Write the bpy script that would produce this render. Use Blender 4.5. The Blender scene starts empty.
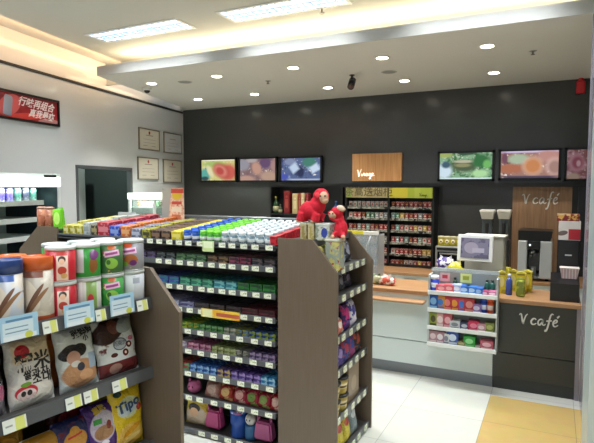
import bpy, bmesh, math, random
from mathutils import Vector, Matrix
random.seed(7)
SC = bpy.context.scene
COL = SC.collection
R = math.radians
# ------------------------------------------------------------------ camera (measured from the photograph)
F = 523.; CX = 297.; CY = 221.5; H = 1.7; YAW = R(26.2); PT = math.atan(35.5/523.)
def ray(px, py):
    x = (px-CX)/F; y = -(py-CY)/F
    f0 = (-math.sin(YAW), math.cos(YAW)); r = (math.cos(YAW), math.sin(YAW)); c, s = math.cos(PT), math.sin(PT)
    return Vector((f0[0]*c+x*r[0]+y*f0[0]*s, f0[1]*c+x*r[1]+y*f0[1]*s, -s+y*c))
def onY(px, py, Y):
    d = ray(px, py); t = Y/d.y; return Vector((d.x*t, Y, H+d.z*t))
def onX(px, py, X):
    d = ray(px, py); t = X/d.x; return Vector((X, d.y*t, H+d.z*t))
# ------------------------------------------------------------------ materials
def c(h, a=1):
    v = [int(h[i:i+2], 16)/255 for i in (0, 2, 4)]
    return tuple((x/12.92 if x <= .04045 else ((x+.055)/1.055)**2.4) for x in v)+(a,)
MC = {}
def newmat(name):
    m = bpy.data.materials.new(name); m.use_nodes = True
    nt = m.node_tree; b = nt.nodes['Principled BSDF']; return m, nt, b
def setb(b, rough=.5, metal=0, spec=None, emit=None, es=0, alpha=1, trans=0, coat=0):
    b.inputs['Roughness'].default_value = rough; b.inputs['Metallic'].default_value = metal
    if spec is not None: b.inputs['Specular IOR Level'].default_value = spec
    if trans: b.inputs['Transmission Weight'].default_value = trans; b.inputs['IOR'].default_value = 1.1
    b.inputs['Alpha'].default_value = alpha
    if coat: b.inputs['Coat Weight'].default_value = coat
def flat(h, rough=.5, metal=0, var=.04, scale=12, spec=None, coat=0, alpha=1, trans=0):
    key = ('f', h, rough, metal, var, scale, alpha, trans, coat)
    if key in MC: return MC[key]
    m, nt, b = newmat('mat_'+h); setb(b, rough, metal, spec, alpha=alpha, trans=trans, coat=coat)
    col = c(h)
    tc = nt.nodes.new('ShaderNodeTexCoord'); n = nt.nodes.new('ShaderNodeTexNoise'); n.inputs['Scale'].default_value = scale
    mx = nt.nodes.new('ShaderNodeMix'); mx.data_type = 'RGBA'
    mx.inputs[6].default_value = tuple(x*(1-var) for x in col[:3])+(1,); mx.inputs[7].default_value = tuple(min(1, x*(1+var)) for x in col[:3])+(1,)
    nt.links.new(tc.outputs['Object'], n.inputs['Vector']); nt.links.new(n.outputs['Fac'], mx.inputs[0]); nt.links.new(mx.outputs[2], b.inputs['Base Color'])
    MC[key] = m; return m
def emis(h, s):
    key = ('e', h, s)
    if key in MC: return MC[key]
    m, nt, b = newmat('lit_'+h); b.inputs['Base Color'].default_value = c(h); b.inputs['Emission Color'].default_value = c(h); b.inputs['Emission Strength'].default_value = s
    MC[key] = m; return m
def wood(h1, h2, axis='Z', rough=.45, scale=3.):
    key = ('w', h1, h2, axis, scale)
    if key in MC: return MC[key]
    m, nt, b = newmat('wood'); setb(b, rough)
    tc = nt.nodes.new('ShaderNodeTexCoord'); mp = nt.nodes.new('ShaderNodeMapping'); n = nt.nodes.new('ShaderNodeTexNoise'); r = nt.nodes.new('ShaderNodeValToRGB')
    s = [14*scale/3]*3; s['XYZ'.index(axis)] = .8; mp.inputs['Scale'].default_value = s
    n.inputs['Scale'].default_value = scale; n.inputs['Detail'].default_value = 5
    r.color_ramp.elements[0].position = .35; r.color_ramp.elements[1].position = .68
    r.color_ramp.elements[0].color = c(h1); r.color_ramp.elements[1].color = c(h2)
    nt.links.new(tc.outputs['Object'], mp.inputs[0]); nt.links.new(mp.outputs[0], n.inputs['Vector']); nt.links.new(n.outputs['Fac'], r.inputs[0]); nt.links.new(r.outputs[0], b.inputs['Base Color'])
    MC[key] = m; return m
def art(base, shapes=(), noise=None, emit=0, rough=.35, coat=0, plane='XZ', soft=.04, bump=0):
    """printed artwork: ellipses 'e' and rectangles 'r' given in the object's own coordinates (metres)"""
    key = ('a', base, str(shapes), str(noise), emit, rough, bump)
    if key in MC: return MC[key]
    m, nt, b = newmat('print_'+base); setb(b, rough, coat=coat)
    tc = nt.nodes.new('ShaderNodeTexCoord')
    cur = nt.nodes.new('ShaderNodeRGB'); cur.outputs[0].default_value = c(base); cur = cur.outputs[0]
    def mix(fac, colr):
        nonlocal cur
        mx = nt.nodes.new('ShaderNodeMix'); mx.data_type = 'RGBA'; nt.links.new(fac, mx.inputs[0]); nt.links.new(cur, mx.inputs[6]); mx.inputs[7].default_value = c(colr); cur = mx.outputs[2]
    for (nc, sc, th) in (noise or ()):
        n = nt.nodes.new('ShaderNodeTexNoise'); n.inputs['Scale'].default_value = sc; n.inputs['Detail'].default_value = 3
        nt.links.new(tc.outputs['Object'], n.inputs['Vector'])
        mr = nt.nodes.new('ShaderNodeMapRange'); mr.inputs[1].default_value = th-.02-soft*.2; mr.inputs[2].default_value = th+.02+soft*.2; nt.links.new(n.outputs['Fac'], mr.inputs[0]); mix(mr.outputs[0], nc)
    for s in shapes:
        k, cx, cz, rx, rz, colr = s[:6]; rot = s[6] if len(s) > 6 else 0
        sx = nt.nodes.new('ShaderNodeSeparateXYZ'); nt.links.new(tc.outputs['Object'], sx.inputs[0])
        cb = nt.nodes.new('ShaderNodeCombineXYZ'); nt.links.new(sx.outputs['XZ'[0] if plane == 'XZ' else 'Y'], cb.inputs[0]); nt.links.new(sx.outputs['Z'], cb.inputs[1])
        mp = nt.nodes.new('ShaderNodeMapping'); mp.vector_type = 'TEXTURE'; mp.inputs['Location'].default_value = (cx, cz, 0); mp.inputs['Rotation'].default_value = (0, 0, R(rot)); mp.inputs['Scale'].default_value = (rx, rz, 1)
        nt.links.new(cb.outputs[0], mp.inputs[0])
        if k == 'e':
            l = nt.nodes.new('ShaderNodeVectorMath'); l.operation = 'LENGTH'; nt.links.new(mp.outputs[0], l.inputs[0]); o = l.outputs['Value']
        else:
            a = nt.nodes.new('ShaderNodeVectorMath'); a.operation = 'ABSOLUTE'; nt.links.new(mp.outputs[0], a.inputs[0])
            s2 = nt.nodes.new('ShaderNodeSeparateXYZ'); nt.links.new(a.outputs[0], s2.inputs[0])
            l = nt.nodes.new('ShaderNodeMath'); l.operation = 'MAXIMUM'; nt.links.new(s2.outputs[0], l.inputs[0]); nt.links.new(s2.outputs[1], l.inputs[1]); o = l.outputs[0]
        mr = nt.nodes.new('ShaderNodeMapRange'); mr.inputs[1].default_value = 1+soft; mr.inputs[2].default_value = 1-soft*(2 if soft > .1 else 1); nt.links.new(o, mr.inputs[0]); mix(mr.outputs[0], colr)
    if bump:
        bn = nt.nodes.new('ShaderNodeTexNoise'); bn.inputs['Scale'].default_value = 28; bn.inputs['Detail'].default_value = 2; bn.inputs['Distortion'].default_value = 1.5; bp = nt.nodes.new('ShaderNodeBump'); bp.inputs['Strength'].default_value = bump; bp.inputs['Distance'].default_value = .012
        nt.links.new(tc.outputs['Object'], bn.inputs['Vector']); nt.links.new(bn.outputs['Fac'], bp.inputs['Height']); nt.links.new(bp.outputs[0], b.inputs['Normal'])
    nt.links.new(cur, b.inputs['Base Color'])
    if emit:
        nt.links.new(cur, b.inputs['Emission Color']); b.inputs['Emission Strength'].default_value = emit
        if emit > .3: b.inputs['Base Color'].default_value = (0, 0, 0, 1); nt.links.remove(b.inputs['Base Color'].links[0])
    MC[key] = m; return m
# ------------------------------------------------------------------ mesh helpers
def B(): return bmesh.new()
def box(bm, x0, x1, y0, y1, z0, z1, bev=0):
    g = bmesh.ops.create_cube(bm, size=1)
    bmesh.ops.scale(bm, vec=(x1-x0, y1-y0, z1-z0), verts=g['verts'])
    bmesh.ops.translate(bm, vec=((x0+x1)/2, (y0+y1)/2, (z0+z1)/2), verts=g['verts'])
    if bev:
        es = list({e for v in g['verts'] for e in v.link_edges})
        bmesh.ops.bevel(bm, geom=es, offset=bev, segments=2, affect='EDGES', profile=.5)
    return bm
def lathe(bm, prof, cx=0, cy=0, seg=24, z0=0):
    rings = []
    for r, z in prof:
        rings.append([bm.verts.new((cx+max(r, 1e-4)*math.cos(2*math.pi*i/seg), cy+max(r, 1e-4)*math.sin(2*math.pi*i/seg), z0+z)) for i in range(seg)])
    for a, b2 in zip(rings, rings[1:]):
        for i in range(seg):
            f = bm.faces.new((a[i], a[(i+1) % seg], b2[(i+1) % seg], b2[i])); f.smooth = True
    bm.faces.new(list(reversed(rings[0]))); bm.faces.new(rings[-1])
    return bm
def prism(bm, pts, y0, y1, bev=0):
    a = [bm.verts.new((x, y0, z)) for x, z in pts]; b2 = [bm.verts.new((x, y1, z)) for x, z in pts]
    fs = [bm.faces.new(a), bm.faces.new(list(reversed(b2)))]
    n = len(pts)
    for i in range(n): fs.append(bm.faces.new((a[(i+1) % n], a[i], b2[i], b2[(i+1) % n])))
    bmesh.ops.recalc_face_normals(bm, faces=fs)
    return bm
def tube(bm, pts, r, seg=8, r1=None):
    pts = [Vector(p) for p in pts]; rings = []
    for i, p in enumerate(pts):
        d = (pts[min(i+1, len(pts)-1)]-pts[max(i-1, 0)]).normalized()
        u = d.orthogonal().normalized() if i == 0 else (u-d*u.dot(d)).normalized()
        v = d.cross(u); rr = r if r1 is None else r+(r1-r)*i/(len(pts)-1)
        rings.append([bm.verts.new(p+(u*math.cos(2*math.pi*k/seg)+v*math.sin(2*math.pi*k/seg))*rr) for k in range(seg)])
    for a, b2 in zip(rings, rings[1:]):
        for k in range(seg): f = bm.faces.new((a[k], a[(k+1) % seg], b2[(k+1) % seg], b2[k])); f.smooth = True
    bm.faces.new(list(reversed(rings[0]))); bm.faces.new(rings[-1])
    return bm
def ell(bm, cx, cy, cz, rx, ry, rz, seg=16, rot=0):
    g = bmesh.ops.create_uvsphere(bm, u_segments=seg, v_segments=max(8, seg//2+2), radius=1)
    bmesh.ops.scale(bm, vec=(rx, ry, rz), verts=g['verts'])
    if rot: bmesh.ops.rotate(bm, cent=(0, 0, 0), matrix=Matrix.Rotation(R(rot), 3, 'Y'), verts=g['verts'])
    bmesh.ops.translate(bm, vec=(cx, cy, cz), verts=g['verts'])
    for f in {f for v in g['verts'] for f in v.link_faces}: f.smooth = True
    return bm
def obj(name, bm, mat, parent=None, loc=(0, 0, 0), rot=(0, 0, 0)):
    me = bpy.data.meshes.new(name)
    if isinstance(bm, bpy.types.Mesh): me = bm
    else: bm.to_mesh(me); bm.free()
    if not me.materials: me.materials.append(mat)
    o = bpy.data.objects.new(name, me); COL.objects.link(o); o.location = loc; o.rotation_euler = rot
    if parent: o.parent = parent
    return o
def tag(o, label, cat, group=None):
    o['label'] = label; o['category'] = cat
    if group: o['group'] = group
    return o
def thing(name, label, cat, loc=(0, 0, 0), rz=0, group=None, rx=0):
    o = bpy.data.objects.new(name, None); COL.objects.link(o); o.location = loc; o.rotation_euler = (rx, 0, rz); o.empty_display_size = .05
    return tag(o, label, cat, group)
def struct(name, bm, mat, parent=None, loc=(0, 0, 0), rz=0):
    o = obj(name, bm, mat, parent, loc, (0, 0, rz))
    if not parent: o['kind'] = 'structure'
    return o
USED = set()
def place(src, loc, rz, label, group=None, rx=0, ry=0, sc=1):
    if src.name not in USED: USED.add(src.name); r = src
    else:
        r = src.copy(); COL.objects.link(r)
        for ch in src.children:
            k = ch.copy(); COL.objects.link(k); k.parent = r
            for g in ch.children: q = g.copy(); COL.objects.link(q); q.parent = k
    r.location = loc; r.rotation_euler = (rx, ry, rz); r['label'] = label; r.scale = (sc, sc, sc)
    if group: r['group'] = group
    elif 'group' in r: del r['group']
    return r
def text_mesh(s, size, shear=0, ext=.001, bold=0):
    cu = bpy.data.curves.new('lettering', 'FONT'); cu.body = s; cu.size = size; cu.shear = shear; cu.extrude = ext; cu.align_x = 'CENTER'; cu.align_y = 'CENTER'; cu.offset = bold; cu.resolution_u = 2
    o = bpy.data.objects.new('lettering', cu); COL.objects.link(o); bpy.context.view_layer.update()
    me = bpy.data.meshes.new_from_object(o.evaluated_get(bpy.context.evaluated_depsgraph_get()))
    bpy.data.objects.remove(o); bpy.data.curves.remove(cu)
    me.materials.clear()
    me.transform(Matrix.Rotation(R(90), 4, 'X'))
    return me
def letter(s, size, mat, parent, loc, shear=0, ext=.001, bold=0, name='lettering', rz=0, squash=None, surf=None, ry=0):
    me = text_mesh(s, size, shear, ext, bold)
    if ry: me.transform(Matrix.Rotation(R(ry), 4, 'Y'))
    if squash: me.transform(Matrix.Diagonal((squash[0], 1, squash[1], 1)))
    if surf:
        for v in me.vertices: v.co.y = surf(loc[0]+v.co.x, loc[2]+v.co.z)-.0015+v.co.y*.3
        loc = (loc[0], 0, loc[2])
    return obj(name, me, mat, parent, loc, (0, 0, rz))
def ribbon(strokes, sx, sz, w, depth=.004):
    """hand-brushed letter strokes: thick in the middle, thin at the ends"""
    bm = B()
    for st in strokes:
        p = [Vector((x*sx, 0, z*sz)) for x, z in st]
        q = []
        for i in range(len(p)-1):
            a, b2, c2, d2 = p[max(i-1, 0)], p[i], p[i+1], p[min(i+2, len(p)-1)]
            for t in (0, .25, .5, .75): q.append(.5*((2*b2)+(-a+c2)*t+(2*a-5*b2+4*c2-d2)*t*t+(-a+3*b2-3*c2+d2)*t**3))
        q.append(p[-1]); n = len(q); L = []; Rr = []
        for i, x in enumerate(q):
            d = (q[min(i+1, n-1)]-q[max(i-1, 0)]).normalized(); nn = Vector((-d.z, 0, d.x)); f = .45+.55*math.sin(math.pi*min(1, (i+.6)/n))
            L.append(x+nn*w*f/2); Rr.append(x-nn*w*f/2)
        def V(v, y): return bm.verts.new((v.x, y, v.z))
        rows = [[V(l, -depth), V(r_, -depth), V(r_, 0), V(l, 0)] for l, r_ in zip(L, Rr)]
        for a, b2 in zip(rows, rows[1:]):
            for k in range(4): bm.faces.new((a[k], a[(k+1) % 4], b2[(k+1) % 4], b2[k]))
        bm.faces.new(rows[0]); bm.faces.new(list(reversed(rows[-1])))
    bmesh.ops.recalc_face_normals(bm, faces=bm.faces[:])
    return bm
CAFE = [[(0, .75), (.1, .85), (.2, .8), (.33, .1), (.38, 0), (.45, .3), (.62, .75), (.78, .9)],
        [(1.55, .45), (1.45, .55), (1.25, .5), (1.1, .25), (1.2, .02), (1.4, .03), (1.58, .15)],
        [(2.15, .5), (1.95, .55), (1.75, .35), (1.75, .08), (1.9, .03), (2.1, .3), (2.2, .52), (2.12, .15), (2.25, .02), (2.4, .15)],
        [(3.1, 1.05), (2.95, 1.1), (2.8, .85), (2.65, .1), (2.5, -.4), (2.35, -.5), (2.4, -.35)], [(2.45, .42), (2.95, .5)],
        [(3.05, .25), (3.35, .38), (3.4, .55), (3.25, .58), (3.08, .35), (3.1, .08), (3.25, 0), (3.5, .15)], [(3.4, .78), (3.6, 1.0)]]
VIR = [[(0, .8), (.12, .9), (.25, .15), (.3, 0), (.42, .35), (.75, 1.05)], [(.75, .4), (.8, .1), (.95, .1), (1.1, .4)], [(1.0, .1), (1.2, .45), (1.3, .3), (1.3, .1), (1.45, .1)],
       [(1.8, .4), (1.6, .42), (1.5, .15), (1.7, .08), (1.85, .4), (1.85, .1), (2.0, .1)], [(2.35, .4), (2.15, .42), (2.1, .15), (2.3, .1), (2.4, .4), (2.35, -.3), (2.1, -.35), (2.5, .05)], [(2.6, .22), (2.85, .3), (2.75, .45), (2.58, .25), (2.7, .05), (3.1, .15)]]
# ------------------------------------------------------------------ common materials
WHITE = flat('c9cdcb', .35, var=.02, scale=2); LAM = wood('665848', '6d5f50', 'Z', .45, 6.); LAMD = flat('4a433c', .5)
SHELFM = flat('5a5855', .4, .3); STRIP = flat('55585a', .35, var=.05); TAGM = art('e9ecd8', noise=(('9fb36a', 90, .58), ('7c8487', 160, .62)))
BLACK = flat('141516', .45); STEEL = flat('a9adae', .3, .85); WDTOP = wood('9f7752', 'ae8660', 'X', .35, 3.); CLEAR = flat('e6f0f0', .08, alpha=.28)
PALE = flat('dbe5e2', .3, var=.02, scale=3)
# ================================================================== ROOM
def floor_mat():
    m, nt, b = newmat('floor_tiles'); setb(b, .16, spec=.6)
    geo = nt.nodes.new('ShaderNodeNewGeometry'); mp = nt.nodes.new('ShaderNodeMapping'); mp.inputs['Location'].default_value = (.42, -.3, 0)
    nt.links.new(geo.outputs['Position'], mp.inputs[0])
    br = nt.nodes.new('ShaderNodeTexBrick'); br.offset = 0; br.squash = 1
    br.inputs['Scale'].default_value = 1; br.inputs['Brick Width'].default_value = .6; br.inputs['Row Height'].default_value = .6; br.inputs['Mortar Size'].default_value = .0025; br.inputs['Bias'].default_value = -.2
    br.inputs['Color1'].default_value = c('d0d0c5'); br.inputs['Color2'].default_value = c('cacbc2'); br.inputs['Mortar'].default_value = c('a7a8a2')
    nt.links.new(mp.outputs[0], br.inputs['Vector'])
    n = nt.nodes.new('ShaderNodeTexNoise'); n.inputs['Scale'].default_value = 5; n.inputs['Detail'].default_value = 6; nt.links.new(geo.outputs['Position'], n.inputs['Vector'])
    mx = nt.nodes.new('ShaderNodeMix'); mx.data_type = 'RGBA'; mx.blend_type = 'MULTIPLY'; mx.inputs[0].default_value = .12
    nt.links.new(br.outputs['Color'], mx.inputs[6]); nt.links.new(n.outputs['Color'], mx.inputs[7]); nt.links.new(mx.outputs[2], b.inputs['Base Color'])
    return m
def tile_mat(h1, h2):
    m, nt, b = newmat('yellow_tiles'); setb(b, .2, spec=.5)
    geo = nt.nodes.new('ShaderNodeNewGeometry'); mp = nt.nodes.new('ShaderNodeMapping'); mp.inputs['Location'].default_value = (.42, -.3, 0)
    nt.links.new(geo.outputs['Position'], mp.inputs[0])
    br = nt.nodes.new('ShaderNodeTexBrick'); br.offset = 0
    br.inputs['Scale'].default_value = 1; br.inputs['Brick Width'].default_value = .6; br.inputs['Row Height'].default_value = .6; br.inputs['Mortar Size'].default_value = .0025
    br.inputs['Color1'].default_value = c(h1); br.inputs['Color2'].default_value = c(h2); br.inputs['Mortar'].default_value = c('9c8a62')
    nt.links.new(mp.outputs[0], br.inputs['Vector'])
    n = nt.nodes.new('ShaderNodeTexNoise'); n.inputs['Scale'].default_value = 9; n.inputs['Detail'].default_value = 6; nt.links.new(geo.outputs['Position'], n.inputs['Vector'])
    mx = nt.nodes.new('ShaderNodeMix'); mx.data_type = 'RGBA'; mx.blend_type = 'MULTIPLY'; mx.inputs[0].default_value = .25
    nt.links.new(br.outputs['Color'], mx.inputs[6]); nt.links.new(n.outputs['Color'], mx.inputs[7]); nt.links.new(mx.outputs[2], b.inputs['Base Color'])
    return m
struct('floor', box(B(), -7, 3.6, -3, 7.4, -.1, 0), floor_mat())
yt = struct('floor_inlay', box(B(), -.42, 3.6, -3, 4.42, 0, .002), tile_mat('c8ab6c', 'c2a668'))
BW = flat('434443', .2, var=.05, scale=1.5, spec=.5)
struct('wall_back', box(B(), -6.4, 3.6, 7.3, 7.42, 0, 3.4), BW)
# left wall: its own frame (x out of the wall, y towards the back), opening for the doorway
AL = R(10.9); CO = Vector((-5.777, 7.3, 0))
NX = Vector((math.cos(AL), math.sin(AL), 0)); NY = Vector((-math.sin(AL), math.cos(AL), 0))
def W(x, y, z=0): return CO+NX*x+NY*y+Vector((0, 0, z))
def LW(px, py, off=0):
    d = ray(px, py); q = CO+NX*off; t = (q.x*NX.x+q.y*NX.y)/(d.x*NX.x+d.y*NX.y); p = Vector((d.x*t, d.y*t, H+d.z*t)); return (p-CO).dot(NY), p.z
DY0, DY1, DZ = LW(76, 166)[0], LW(131, 168)[0], LW(76, 166)[1]
bm = B(); box(bm, -.05, 0, DY1, .35, 0, 3.4); box(bm, -.05, 0, -8, DY0, 0, 3.4); box(bm, -.05, 0, DY0, DY1, DZ, 3.4)
struct('wall_left', bm, flat('cdd1d2', .14, var=.015, scale=1.2, spec=.55), loc=CO, rz=AL)
struct('trim_1', box(B(), 0, .012, -8, 0, 2.935, 2.965), BLACK, loc=CO, rz=AL)
struct('wall_right', box(B(), 3.6, 3.7, -3, 7.4, 0, 3.4), flat('bfc3c3', .5))
bm = B(); box(bm, -7, 3.6, -3, 5.2, 3.31, 3.4); struct('ceiling', bm, flat('bfc0b8', .8, var=.01, scale=1))
# soffit slab in front of the back wall, short of the left wall at its front end (cove gap)
def slab(bm, pts, z0, z1):
    a = [bm.verts.new((x, y, z0)) for x, y in pts]; b2 = [bm.verts.new((x, y, z1)) for x, y in pts]; n = len(pts)
    fs = [bm.faces.new(a), bm.faces.new(b2)]+[bm.faces.new((a[i], a[(i+1) % n], b2[(i+1) % n], b2[i])) for i in range(n)]
    bmesh.ops.recalc_face_normals(bm, faces=fs); return bm
YS = 4.59; XS = -4.88
bm = B(); slab(bm, [(XS, YS), (3.6, YS), (3.6, 7.3), (W(0, 0).x-.1, 7.3), (W(.16, -.3).x, W(.16, -.3).y)], 2.995, 3.03)
slab(bm, [(XS, YS), (3.6, YS), (3.6, YS+.03), (XS+.0, YS+.03)], 3.03, 3.10)
slab(bm, [(XS, YS), (XS+.03, YS), (W(.19, -.3).x, W(.19, -.3).y), (W(.16, -.3).x, W(.16, -.3).y)], 3.03, 3.10)
struct('ceiling_soffit', bm, flat('d2d1c9', .7, var=.01, scale=1))
struct('soffit_face_shade', box(B(), XS-.001, 3.6, YS-.008, YS-.001, 2.994, 3.101), flat('b2b2ad', .7))  # added strip, darker in colour to shade down the brightly lit soffit face
struct('ceiling_riser', box(B(), -7, 3.6, 5.2, 5.24, 3.03, 3.4), flat('bfc0b8', .8, var=.01, scale=1))
# black ledge over the recessed lower wall
bm = B(); box(bm, onY(270, 187, 7.2).x, 1.2, 7.16, 7.3, 1.69, 1.735); struct('trim_2', bm, BLACK)
struct('trim_3', box(B(), .262, 1.5, 7.2, 7.3, 0, 1.69), flat('272d31', .4))
# doorway: frame and the dark store room behind
dr = thing('door_frame', 'dark grey metal frame of the open doorway in the white left wall', 'door frame', CO, AL)
FG = flat('53585a', .4)
obj('jamb', box(B(), -.055, .01, DY0-.01, DY0+.025, 0, DZ), FG, dr); obj('jamb', box(B(), -.055, .01, DY1-.025, DY1+.02, 0, DZ), FG, dr); obj('head', box(B(), -.055, .01, DY0-.01, DY1+.02, DZ-.025, DZ+.015), FG, dr)
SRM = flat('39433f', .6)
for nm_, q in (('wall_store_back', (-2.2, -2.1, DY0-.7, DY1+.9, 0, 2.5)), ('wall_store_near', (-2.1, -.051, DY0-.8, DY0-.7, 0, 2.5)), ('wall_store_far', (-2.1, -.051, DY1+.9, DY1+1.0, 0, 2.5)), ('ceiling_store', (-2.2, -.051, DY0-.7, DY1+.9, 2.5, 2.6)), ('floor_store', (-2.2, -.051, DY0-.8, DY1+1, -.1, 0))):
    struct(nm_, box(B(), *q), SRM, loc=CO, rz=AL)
dl = thing('door_leaf', 'open pale grey door leaf seen inside the left doorway', 'door', W(-.09, DY0+.05), AL-math.atan2(LW(92, 190, -.8)[0]-DY0-.05, .72))
obj('panel', box(B(), -.8, 0, -.02, .02, 0, 1.93, .004), flat('a4adab', .4), dl); obj('handle', lathe(B(), [(.012, 0), (.012, .1)], -.7, -.04), STEEL, dl, (0, 0, 1.0))
pl_ = bpy.data.lights.new('store_fill', 'POINT'); pl_.energy = 45; pl_.shadow_soft_size = .1; pl_.color = (.85, 1, .95); po_ = bpy.data.objects.new('store_fill', pl_); COL.objects.link(po_); po_.location = W(-.9, (DY0+DY1)/2, 2.35)  # added fill light, no fitting here; makes the cupboard inside visible
cb = thing('metal_cupboard', 'dark grey cupboard with a round black handle inside the doorway', 'cupboard', W(-1.2, DY1+.05), AL)
obj('body', box(B(), -.4, 0, -.28, .5, 0, 1.88, .006), flat('4a5654', .5), cb); obj('handle', ell(B(), .01, .05, 1.62, .02, .05, .06), BLACK, cb)
# ------------------------------------------------------------------ ceiling lights
TROF = emis('c4dcf8', 1.15)
def area(name, loc, sx, sy, e, col=(1, 1, 1), rot=(0, 0, 0), spread=math.pi):
    l = bpy.data.lights.new(name, 'AREA'); l.shape = 'RECTANGLE'; l.size = sx; l.size_y = sy; l.energy = e; l.color = col; l.spread = spread
    o = bpy.data.objects.new(name, l); COL.objects.link(o); o.location = loc; o.rotation_euler = rot; return o
tl = thing('ceiling_light', 'recessed', 'ceiling light', (0, 0, 0))
bm = B(); w, d = .585, .14
for a in ((-w-.03, w+.03, -d-.03, -d), (-w-.03, w+.03, d, d+.03), (-w-.03, -w, -d, d), (w, w+.03, -d, d)): box(bm, *a, -.008, .0)
obj('frame', bm, flat('d8dad8', .4), tl)
obj('diffuser', box(B(), -w, w, -d, d, -.003, -.001), TROF, tl)
bm = B()
for i in range(1, 16): box(bm, -w+i*2*w/16-.004, -w+i*2*w/16+.004, -d, d, -.014, -.008)
for y in (-.045, .045): box(bm, -w, w, y-.003, y+.003, -.014, -.008)
obj('louvre', bm, flat('9fb4cc', .3, .3), tl)
obj('tube_lamp', tube(B(), [(-w+.02, -.095, -.004), (w-.02, -.095, -.004)], .003), emis('ffffff', 5.), tl); obj('tube_lamp', tube(B(), [(-w+.02, .095, -.004), (w-.02, .095, -.004)], .003), emis('ffffff', 5.), tl)
for (x, y, lb) in ((-3.93, 4.265, 'rectangular louvred fluorescent ceiling light further left, nearer the left wall'), (-2.26, 4.29, 'rectangular louvred fluorescent ceiling light at the top centre of the photo'),
                   (-.6, 4.29, 'rectangular louvred fluorescent ceiling light to the right, beyond the picture'), (-3.93, 2.2, 'louvred ceiling light above the left aisle'), (-2.26, 2.2, 'louvred ceiling light above the middle aisle'), (-.6, 2.2, 'louvred ceiling light above the snack gondolas'),
                   (-3.93, .1, 'louvred ceiling light behind the camera at left'), (-2.26, .1, 'louvred ceiling light behind the camera at middle'), (-.6, .1, 'louvred ceiling light behind the camera at right'), (1.4, 2.2, 'louvred ceiling light far right front'), (1.4, .1, 'louvred ceiling light far right behind')):
    place(tl, (x, y, 3.309), 0, lb, 'rectangular ceiling lights'); [area('troffer_lamp', (x, y+q_, 3.3022), 1.12, .04, 12, (.93, .97, 1.0), spread=R(105)) for q_ in (-.085, .085)]
dn = thing('downlight', 'round', 'downlight', (0, 0, 0))
obj('trim_ring', lathe(B(), [(.055, -.001), (.06, -.006), (.078, -.004), (.08, 0)]), flat('e8e8e2', .4), dn); obj('lens', lathe(B(), [(.056, -.0075), (.056, -.006)]), emis('fff8e4', 14.), dn)
names = ['leftmost', 'second from the left', 'middle', 'second from the right', 'rightmost']
for row, Y in ((0, 5.21), (1, 6.45)):
    for i in range(5):
        x = -4.62+1.006*i-(.19 if row else 0); x = [-4.61, -3.62, -2.61, -1.605, -.602][i] if row == 0 else [-4.82, -3.84, -2.72, -1.70, -.665][i]
        place(dn, (x, Y, 2.994), 0, 'round ceiling downlight, %s of the %s' % (names[i], 'row beside the dark back wall' if row else 'front row under the lowered ceiling'), 'downlights')
        l = bpy.data.lights.new('downlight_lamp', 'SPOT'); l.energy = 70; l.spot_size = R(95); l.spot_blend = .6; l.shadow_soft_size = .05; l.color = (1, .95, .87)
        o = bpy.data.objects.new('downlight_lamp', l); COL.objects.link(o); o.location = (x, Y, 2.97)
# cove light strips: long lamps lying behind the soffit lip
cv = tag(obj('cove_light', box(B(), XS+.06, 3.5, YS+.32, YS+.36, 3.035, 3.06, .004), emis('ffd9a0', 4.)), 'long warm strip lamp hidden behind the lip of the lowered ceiling', 'strip light')
area('cove_lamp', (-.7, YS+.34, 3.08), 8.2, .05, 42, (1, .88, .66), (R(180), 0, 0))
p0 = W(.3, -.5); p1 = Vector((XS+.12, YS+.1, 0)); mid = (p0+p1)/2; ang = math.atan2(p1.y-p0.y, p1.x-p0.x)
bm = B(); box(bm, -.9, .9, -.015, .015, 0, .02, .003)
tag(obj('cove_light', bm, emis('ffc78a', 4.), None, (mid.x, mid.y, 3.035), (0, 0, ang)), 'warm strip lamp in the gap between lowered ceiling and left wall', 'strip light')
q = W(.28, -4.6); area('cove_lamp', (q.x, q.y, 3.25), .06, 5.5, 13, (1, .55, .27), (0, R(75), AL)); 
q = W(.22, -1.4); area('cove_lamp', (q.x, q.y, 3.07), .05, 2.4, 3, (1, .72, .45), (0, R(120), AL))
# small ceiling devices
def onZc(px, py, Z=2.995): d = ray(px, py); t = (Z-H)/d.z; return Vector((d.x*t, d.y*t, Z))
p = onZc(147, 88); dc = thing('dome_camera', 'small white dome camera with dark bubble on the ceiling near the left wall', 'camera', p)
obj('housing', lathe(B(), [(.05, -.035), (.058, -.02), (.06, 0)]), flat('d8d8d4', .4), dc); bm = B(); ell(bm, 0, 0, -.035, .04, .04, .035); obj('bubble', bm, BLACK, dc)
p = onZc(352, 75); bc = thing('security_camera', 'black bullet security camera hanging from the lowered ceiling', 'camera', p)
obj('bracket', tube(B(), [(0, 0, 0), (0, 0, -.05), (0, -.01, -.07)], .012), BLACK, bc); obj('mount_plate', lathe(B(), [(.03, -.008), (.032, 0)]), BLACK, bc)
bm = B(); tube(bm, [(-.01, .05, -.05), (.01, -.07, -.15)], .04, 14); obj('camera_body', bm, flat('1c1b1d', .35), bc); obj('lens', tube(B(), [(.01, -.07, -.14), (.013, -.08, -.149)], .022, 14), flat('442222', .1), bc)
for i, (x, y, lb) in enumerate(((268, 81, 'small sprinkler head on the lowered ceiling between the middle downlights'), (533, 51, 'small dark sprinkler head on the ceiling at right, near the rightmost downlights'))):
    p = onZc(x, y); s = thing('sprinkler', lb, 'sprinkler', p); obj('rosette', lathe(B(), [(.03, -.004), (.036, 0)]), flat('8c8b86', .4), s); obj('deflector', lathe(B(), [(.005, -.004), (.006, -.03), (.02, -.032), (.02, -.035)][::-1]), flat('5c5a50', .3, .7), s)
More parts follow.
